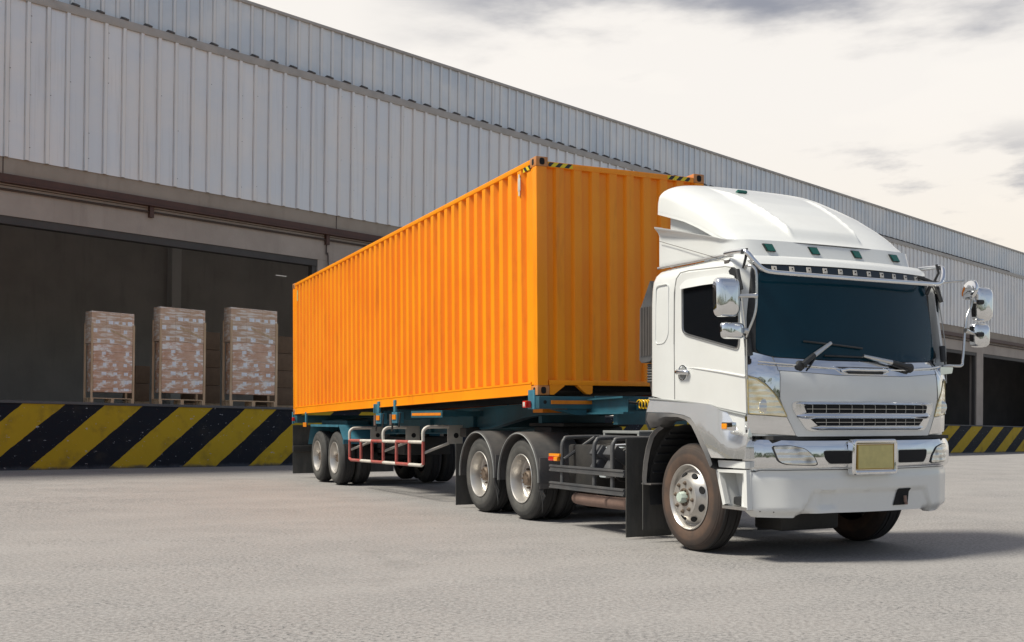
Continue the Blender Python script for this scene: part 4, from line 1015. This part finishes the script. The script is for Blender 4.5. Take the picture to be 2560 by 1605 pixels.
    MB().patch([(-.325, .822), (.108, .822), (.108, 1.045), (-.325, 1.045)], fp_, .012, -.01, .3).build('plate_border', 'gold', lp)
    MB().patch([(-.315, .832), (.098, .832), (.098, 1.036), (-.315, 1.036)], fp_, .015, .0, .3).build('number_plate', 'plate', lp)
    # lower bumper
    def lb(a, b, q):
        x = abs(a); fac = 0
        if q > 0:
            # raised centre: a scooped band between the corner facets below z=.635
            e = .665+.09*(.63-b)/.16
            fac = .035*sstep(.655, .625, b) if False else .03*(1-sstep(.615, .64, b))*(1-sstep(e-.015, e+.01, x))
            low = sstep(.47, .40, b) if False else (1-sstep(.40, .475, b))*.06*sstep(.6, .7, x)
            fac += low
            if -.63 < a < -.42:
                fac += .022*(1-sstep(.615, .64, b))*sstep(.475, .50, b)*sstep(-.60-.3*(.63-b)*.3, -.585, a)*(1-sstep(-.45, -.435, a))
            if .44 < a < .66: pass
        return (a, BY(a, b)-q+fac-.015*(1-sstep(.74, .80, b)), b)
    lo = [(-1.165, .79), (-1.10, .815), (-.7, .818), (.7, .818), (1.10, .815), (1.155, .79), (1.16, .48), (1.09, .40), (.82, .395), (.74, .43), (.45, .437), (-.45, .437), (-.74, .43), (-.82, .395), (-1.10, .40), (-1.17, .48)]
    lbp = MB().patch(lo, lb, .02, -.12, .026).build('lower_bumper', 'white', t, ang=55)
    MB().patch([(.265, .635), (.425, .635), (.405, .485), (.205, .485)], lb, .026, .0, .05).build('tow_hole', 'dark', lbp)
    MB().tube([(.33, -1.26, .57), (.335, -1.262, .51)], .014, 8).box(.345, -1.262, .498, .03, .012, .02, .003).build('tow_pin', 'rust', lbp)
    for x, z in ((-1.1, .455), (-1.0, .45)): MB().lathe([(0, .007), (-.004, .005)], 8, 'Y', (x, lb(x, z, .02)[1], z)).build('bumper_screw', 'clip', lbp)
    MB().b2(-1.05, 1.05, -1.10, -.95, 1.085, 1.118).b2(-1.1, 1.1, -.92, -.86, .5, 1.12).build('bumper_beam', 'chassis', t)
    # ---- side fenders, step wells, arches
    for s in (-1, 1):
        f = side(s, .0 if s < 0 else .07); XS_ = 1.20 if s < 0 else 1.13
        fp = [(.635, 1.485), (.15, 1.452), (-.41, 1.402), (-.50, 1.372), (-.925, 1.308), (-.935, 1.1), (-.935, .915), (-.52, .918), (-.47, 1.0), (-.42, 1.06), (-.34, 1.15), (-.24, 1.225), (-.15, 1.28), (-.02, 1.31), (.21, 1.332), (.635, 1.34)]
        def bul(a, b):                      # rolled section: leans in towards the top and a little towards the bottom
            v = 0; z = .90
            while z < b-1e-6:
                d = min(.03, b-z); v -= d*math.tan(radians(lerp([(.9, -9), (1.05, 2), (1.12, 10), (1.2, 15), (1.5, 17)], z+.15*sstep(-.35, -.9, a)))); z += d
            return v+.075-.05*(1-sstep(-.93, -.55, a))
        def fs(a, b, q): return (s*(XS_+(q+bul(a, b) if q > 0 else q)), a, b)
        pn = MB().patch(fp, fs, .012, -.05, .045).build('fender_panel', 'fchrome', t, ang=50)
        MB().tube([(s*(XS_+.008), a, b-.008) for a, b in ((.635, 1.485), (.15, 1.452), (-.41, 1.402), (-.50, 1.372), (-.925, 1.308))], .010, 6).build('fender_top_strip', 'greytrim', pn)
        MB().box(s*(XS_+.085), -.78, 1.205, .05, .16, .075, .012).build('marker_bezel', 'chrome', pn)
        MB().box(s*(XS_+.108), -.745, 1.205, .014, .075, .05, .006).build('amber_lens', 'amber', pn)
        # arch lip
        out_ = [(.62, 1.34), (.40, 1.338), (.21, 1.332), (-.02, 1.31), (-.15, 1.28), (-.24, 1.225), (-.34, 1.15), (-.42, 1.06), (-.47, 1.0), (-.53, .86)]
        inn = [(.60, 1.18), (.43, 1.20), (.34, 1.255), (.11, 1.27), (-.04, 1.245), (-.18, 1.19), (-.28, 1.09), (-.36, 1.0), (-.42, .93), (-.52, .80)]
        mb = MB(); mb.grid([[(s*(XS_+.008+bul(a[0], a[1])), a[0], a[1]-.004), (s*(XS_+.03+bul(a[0], a[1])), (a[0]+b[0])/2, (a[1]+b[1])/2), (s*(XS_+.02), b[0], b[1]), (s*(XS_-.12), b[0], b[1]-.01)] for a, b in zip(out_, inn)])
        mb.build('wheel_arch_lip', 'fender', t, ang=50)
        rows = []
        for i in range(19):
            a = radians(-14+164*i/18); rr = .66-.06*sstep(120, 150, -14+164*i/18); rows.append([(x, .03+rr*cos(a), .56+rr*sin(a)) for x in (s*1.17, s*1.0, s*.72)])
        mb = MB(); mb.grid(rows); mb.grid([[(s*.72, r[2][1], r[2][2]), (s*.715, .03, .8)] for r in rows])
        for k in range(6):
            a = radians(15+k*9); mb.tube([(s*1.15, .03+.65*cos(a), .56+.65*sin(a)), (s*.74, .03+.65*cos(a), .56+.65*sin(a))], .012, 5)
        mb.build('wheel_arch_liner', 'black', t)
        # rear mudguard arm
        q = [(.42, 1.20), (.52, 1.16), (.60, 1.10), (.665, .98), (.71, .84), (.735, .68), (.73, .62)]
        mb = MB(); mb.grid([[(s*(XS_-.005), a-.03, b-.02), (s*(XS_+.02), a, b), (s*(XS_+.0), a+.045, b), (s*(XS_-.42), a+.045, b)] for a, b in q])
        mb.b2(s*(XS_+.01), s*(XS_-.42), .60, .775, .605, .62)
        mb.build('rear_mudguard', 'fender', t, ang=50)
        MB().tube([(s*(XS_-.02), .66, 1.16), (s*XS_, .69, 1.24), (s*(XS_-.02), .705, 1.36), (s*(XS_-.06), .69, 1.45), (s*(XS_-.10), .68, 1.5)], .016, 8).lathe([(s*1.12, .001), (s*1.17, .05), (s*1.16, .055), (s*1.1, .05)], 16, c=(0, .60, 1.245)).build('mudguard_stay', 'black', t)
        # steps
        MB().patch(rpoly([(-.93, .895), (-.53, .895), (-.545, .832), (-.93, .832)], .01), f, .022, -.25, .3).build('step_header', 'white', t)
        sw = MB()
        sw.patch([(-.945, .82), (-.50, .812), (-.515, .785), (-.905, .79)], f, .022, -.03, .3)
        sw.patch([(-.50, .812), (-.605, .49), (-.645, .505), (-.548, .785)], f, .022, -.03, .3)
        sw.patch([(-.945, .82), (-.905, .79), (-.915, .49), (-.96, .47)], f, .022, -.03, .3)
        mb = sw
        mb.b2(s*(XS_-.165), s*(XS_-.175), -.95, -.51, .49, .82)
        mb.prism([(-.93, .81), (-.52, .803), (-.52, .79), (-.93, .795)], lambda a, b, q: (q, a, b), s*(XS_-.165), s*(XS_-.02))
        mb.prism([(-.51, .80), (-.62, .49), (-.64, .49), (-.53, .80)], lambda a, b, q: (q, a, b), s*(XS_-.165), s*(XS_-.02))
        mb.b2(s*(XS_-.165), s*(XS_-.02), -.955, -.94, .49, .80)
        sw = mb.build('step_well', 'white', t)
        MB().patch(rpoly([(-.955, .492), (-.60, .488), (-.605, .462), (-.955, .462)], .006), f, .028, -.17, .3).build('step_tread', 'steel', sw)
        MB().b2(s*(XS_-.155), s*(XS_-.05), -.93, -.66, .494, .57, .02).build('step_mat', 'black', sw)
    # ---- wipers
    for px, tip, b0, b1 in ((-.74, (-.38, 1.955), (-.645, 1.965), (-.02, 1.915)), (.52, (-.03, 1.845), (-.45, 1.84), (.0, 1.832))):
        P = lambda x, z, d: (x, FY(x, z)-d, z)
        mb = MB()
        mb.lathe([(.0, .045), (-.03, .042), (-.045, .02), (-.046, .0001)], 18, 'Y', P(px, 1.745, .02), mi=1)
        mx = px+(tip[0]-px)*.45; mz = 1.745+(tip[1]-1.745)*.45
        mb.tube([P(px, 1.745, .06), P(mx, mz, .065)], [.030, .024], 8, 1)
        mb.tube([P(px+.06*(1 if tip[0] > px else -1), 1.72, .05), P(mx, mz-.03, .06)], .008, 6, 1)
        mb.tube([P(mx, mz, .068), P(tip[0], tip[1], .05)], [.024, .016], 8, 0)
        mb.tube([P(b0[0]+(b1[0]-b0[0])*i/6, b0[1]+(b1[1]-b0[1])*i/6, .036) for i in range(7)], .009, 6, 1)
        mb.build('wiper', ['steel', 'black'], t)
    # ---- mirrors
    def mirror_body(name, parent, c, sx, sz, dp, rz, bulge=.35, m='chrome'):
        mb = MB(); R = Matrix.Rotation(rz, 3, 'Z'); n = 26; rows = []
        for k, (t_, sc) in enumerate(((.0, .93), (0.0, 1.0), (.25, 1.0), (.5, .97), (.72, .88), (.88, .70), (.97, .42), (1.0, .02))):
            ring = []
            for i in range(n):
                a = 2*pi*i/n; e = 2/5.0
                x = abs(cos(a))**e*(1 if cos(a) >= 0 else -1); z = abs(sin(a))**e*(1 if sin(a) >= 0 else -1)
                ring.append(Vector(c)+R @ Vector((x*sx/2*sc*(1-.06*(1-z)*.5), -t_*dp, z*sz/2*sc)))
            rows.append(ring)
        V = mb.grid(rows, closed=True); mb.bm.faces.new(V[-1]); mb.bm.faces.new(V[0])
        return mb.build(name, m, parent, ang=50)
    la = MB(); la.tube(bez([(-1.20, -.90, 2.595), (-1.27, -1.02, 2.605), (-1.235, -1.09, 2.56), (-1.225, -1.09, 2.33), (-1.235, -1.08, 2.18), (-1.265, -1.02, 2.02), (-1.22, -.95, 1.99)], 5), .0115, 10)
    la.tube([(-1.225, -1.09, 2.335), (-1.25, -1.085, 2.337), (-1.36, -1.02, 2.337)], [.028, .02, .016], 10)
    la.tube([(-1.26, -1.02, 2.035), (-1.30, -1.01, 2.04)], .026, 10)
    ml = la.build('mirror_arm', 'steel', t)
    mirror_body('mirror', ml, (-1.455, -.95, 2.325), .255, .345, .10, radians(-4))
    mirror_body('mirror', ml, (-1.40, -.96, 2.038), .255, .145, .07, radians(6), m='chrome')
    MB().tube([(-1.25, -.98, 2.03), (-1.21, -.95, 1.99)], .026, 8).build('mirror_joint', 'black', ml)
    ra = MB(); ra.tube(bez([(1.16, -.93, 1.785), (1.24, -.95, 1.79), (1.41, -.93, 1.795), (1.45, -.91, 1.85), (1.475, -.90, 1.95), (1.515, -.88, 2.14), (1.555, -.87, 2.29), (1.625, -.86, 2.40), (1.635, -.86, 2.47)], 5), .013, 10)
    ra.tube([(1.15, -.88, 2.60), (1.30, -.89, 2.62), (1.475, -.90, 2.64)], .012, 8)
    ra.tube([(1.50, -.90, 2.15), (1.60, -.88, 2.13), (1.70, -.86, 2.12)], [.022, .018, .014], 10)
    ra.tube([(1.64, -.87, 2.44), (1.74, -.87, 2.44)], .016, 10)
    mr = ra.build('mirror_arm', 'steel', t)
    MB().tube([(.90, -.87, 2.645), (.98, -.90, 2.62), (1.06, -.90, 2.60), (1.18, -.89, 2.60)], .016, 8).build('mirror_hinge', 'black', mr)
    MB().tube([(1.08, -.90, 2.595), (1.02, -.90, 2.55), (1.0, -.88, 2.48)], .018, 8).build('mirror_hinge', 'black', mr)
    mirror_body('mirror', mr, (1.83, -.78, 2.43), .255, .345, .11, radians(4))
    mirror_body('mirror', mr, (1.80, -.78, 2.115), .24, .24, .10, radians(4))
    for z in (2.116, 2.44): MB().tube([(1.69, -.88, z), (1.75, -.895, z)], .024, 8).build('mirror_joint', 'black', mr)
    rd = MB(); rd.lathe([(.0, .098), (.012, .104), (.03, .10), (.055, .07), (.062, .0001)], 28, 'X')
    rnd = rd.build('round_mirror', 'chrome', mr, (1.545, -.90, 2.555)); rnd.rotation_euler = (0, radians(14), radians(-6)); 
    g = MB(); g.lathe([(-.001, .092), (-.008, .07), (-.012, .0001)], 28, 'X'); gg = g.build('mirror_glass', 'chrome', mr, (1.545, -.90, 2.555)); gg.rotation_euler = rnd.rotation_euler
    # ---- air intake behind the cab
    mb = MB()
    mb.prism([(.70, 2.60), (.74, 2.68), (.86, 2.50), (.93, 2.40), (.94, 1.88), (.90, 1.85), (.74, 1.86), (.70, 1.9)], lambda a, b, q: (q, a, b), -1.13, -.80)
    o = mb.build('air_intake', 'dgrey', t)
    rb = MB()
    for k in range(7): rb.b2(-1.142, -1.131, .715+.03*k, .727+.03*k, 1.92, 2.42-.0*k)
    rb.build('intake_grille', 'fender', o)
    cf = MB()
    for k in range(7): cf.lathe([(1.84-.028*k, .085), (1.826-.028*k, .10), (1.812-.028*k, .085)], 20, 'Z', (-1.0, .82, 0))
    cf.tube([(-1.0, .82, 1.65), (-.98, .80, 1.5), (-.9, .72, 1.3)], .07, 12).build('intake_bellows', 'dgrey', o)
    # ---- chassis
    for s in (-1, 1):
        MB().b2(s*.46, s*.38, -.9, 5.7, .78, 1.03, .006).build('frame_rail', 'chassis', t)
    mb = MB()
    for y in (-.7, .9, 2.2, 3.1, 4.25, 5.6): mb.b2(-.379, .379, y-.05, y+.05, .80, 1.0)
    mb.build('cross_member', 'chassis', t)
    MB().b2(-.5, .5, -.6, .6, .42, 1.28, .06).b2(-.35, .35, .6, 1.6, .55, .95, .08).build('engine', 'chassis', t)
    MB().tube([(-.95, 0, TR), (.95, 0, TR)], .06, 12).b2(-.6, .6, -.08, .08, .40, .52, .03).build('front_axle', 'chassis', t)
    MB().b2(-.55, .15, -.6, -.2, .22, .45, .03).build('oil_pan', 'chassis', t)
    for y in (3.66, 4.95):
        MB().tube([(-.95, y, TR), (.95, y, TR)], .085, 14).lathe([(-.22, .08), (-.12, .2), (.12, .2), (.22, .08)], 18, c=(0, y, TR)).build('drive_axle', 'chassis', t)
    MB().b2(-.5, .5, 3.75, 4.75, 1.17, 1.22, .02).b2(-.55, .55, 4.0, 4.5, 1.031, 1.168, .03).build('fifth_wheel', 'chassis', t)
    for s in (-1, 1):
        r = 0 if s < 0 else pi
        steer_wheel('wheel', t, (s*1.152, .03, TR), r)
        for y in (3.67, 4.955):
            dual_wheel('wheel', t, (s*1.15, y, TR), r)
            arc_fender('rear_fender', 'fender', t, y+.04, .515, .595, -4, 182, s*1.17, s*.55, 'greytrim', front_drop=None)
        MB().b2(s*1.165, s*.55, 3.125, 3.14, .42, .80, .004).build('fender_skirt', 'fender', t)
        MB().b2(s*1.165, s*.55, 4.40, 4.415, .50, .80, .004).build('fender_skirt', 'fender', t)
        # frayed rubber strips by the fender tips
        for y in (3.14, 4.42):
            mb = MB()
            for k in range(4):
                j = random.uniform(-.02, .02)
                mb.tube([(s*1.16, y, .54), (s*(1.15+j*.6), y+.02+j, .42), (s*(1.14+j), y-.03+2*j, .33), (s*(1.15+j), y-.06-3*j, .22-.03*k)], [.016, .014, .010, .004], 6)
            mb.build('torn_rubber_strip', 'rubber', t)
        MB().b2(s*1.16, s*.55, 5.76, 5.772, .04, .92).build('mud_flap', 'flap', t)
        MB().b2(s*1.15, s*.58, 1.165, 1.177, .02, 1.06).build('mud_flap', 'flap', t)
        MB().b2(s*1.15, s*.68, .84, .852, .13, .72).build('mud_flap', 'flap', t)
        # tube guard
        g = MB()
        for z in (.69, .49):
            g.b2(s*1.165, s*1.14, 1.19, 2.87, z-.040, z+.040, .004); g.b2(s*1.175, s*1.1651, 1.19, 2.87, z+.018, z+.036); g.b2(s*1.175, s*1.1651, 1.19, 2.87, z-.036, z-.018)
        gd = g.build('side_guard', 'dgrey', t)
        for y in (2.62, 1.87, 1.48):
            MB().tube(bez([(s*1.13, y, .50), (s*1.13, y, .75), (s*1.13, y, .96), (s*1.10, y, 1.03), (s*1.04, y, 1.055), (s*.62, y, 1.06)], 4), .024, 10).build('guard_hoop', 'dgrey', gd)
        MB().tube([(s*1.12, 2.60, .80), (s*.72, 2.58, 1.05)], .022, 8).build('guard_brace', 'dgrey', gd)
        MB().tube([(s*.62, 1.2, 1.06), (s*.62, 2.75, 1.06)], .02, 8).build('guard_rail', 'dgrey', gd)
        lm = MB().box(s*1.165, 2.80, .80, .05, .13, .05, .01).build('marker_lamp', 'red', t)
        MB().box(s*1.168, 2.685, .80, .05, .09, .05, .01).box(s*1.15, 2.74, .845, .06, .26, .035, .008).build('amber_lens', 'amber', lm)
    # equipment between cab and drive axles
    MB().b2(-.98, -.50, 2.15, 2.75, .46, .97, .03).build('battery_box', 'chassis', t)
    MB().b2(-.92, -.60, 1.98, 2.14, .60, .95, .03).build('fluid_tank', 'whitetank', t)
    for y in (1.62, 1.92):
        R = Matrix.Rotation(radians(35), 3, 'Y')
        MB().box(-.92, y, .82, .40, .20, .13, .02, R).box(-1.02, y, .76, .14, .14, .17, .015, R).build('air_canister', 'dgrey', t)
    mb = MB()
    for k in range(7):
        y0 = 1.25+.2*k; mb.tube(bez([(-.55, y0, .98-.02*k), (-.80, y0+.1, 1.0-.03*k), (-.95, y0+.18, .86), (-.8, y0+.25, .6), (-.5, y0+.3, .55)], 5), .012+.003*(k % 3), 7)
    mb.build('brake_hoses', 'chassis', t)
    MB().tube([(-.72, 2.15, .97), (-.85, 1.95, .985), (-.95, 1.75, .98), (-.8, 1.4, 1.0)], .014, 8).b2(-.9, -.8, 1.9, 2.0, .955, .99, .005).build('fitting', 'steel', t)
    MB().tube(bez([(-.62, 2.72, .36), (-.88, 2.70, .335), (-.93, 2.45, .33), (-.93, 2.2, .33), (-.92, 1.5, .345), (-.8, 1.15, .40)], 5), .068, 16).build('exhaust_pipe', 'rust', t)
    MB().b2(-.62, .62, 1.75, 2.55, 1.105, 1.135, .004).b2(-.62, .62, 1.75, 1.79, 1.06, 1.104).b2(-.62, .62, 2.5, 2.54, 1.06, 1.104).build('catwalk', 'greytrim', t)
    MB().b2(.5, 1.05, 1.3, 2.6, .45, .98, .06).build('fuel_tank', 'dgrey', t)
    MB().b2(-1.05, 1.05, .66, .70, 1.4, 2.5, .01).build('cab_back_panel', 'dgrey', t)
    return t
build_truck()

# ------------------------------------------------------------------ wood across the road behind the camera (seen in the chrome)
def build_wood():
    rnd = random.Random(3); mb = MB(); bm = mb.bm
    for k in range(46):
        a = radians(-178+k*4.0+rnd.uniform(-1, 1)); d = rnd.uniform(62, 88)
        cx, cy = d*cos(a)+5, d*sin(a)+4; h = rnd.uniform(6, 11)
        if cy > -14: continue
        for i in range(420):
            u = rnd.random(); r = (1-u)**.6*h*.36+.4; th = rnd.uniform(0, 2*pi)
            p = Vector((cx+r*cos(th)*rnd.random()**.4, cy+r*sin(th), .6+u*h)); sz = rnd.uniform(.25, .55)
            q = [Vector((rnd.uniform(-1, 1), rnd.uniform(-1, 1), rnd.uniform(-1, 1))).normalized()*sz for _ in range(2)]
            bm.faces.new([bm.verts.new(p+q[0]), bm.verts.new(p+q[1]), bm.verts.new(p-q[0]), bm.verts.new(p-q[1])])
    o = mb.build('far_wood', 'leaf'); o['kind'] = 'stuff'
build_wood()
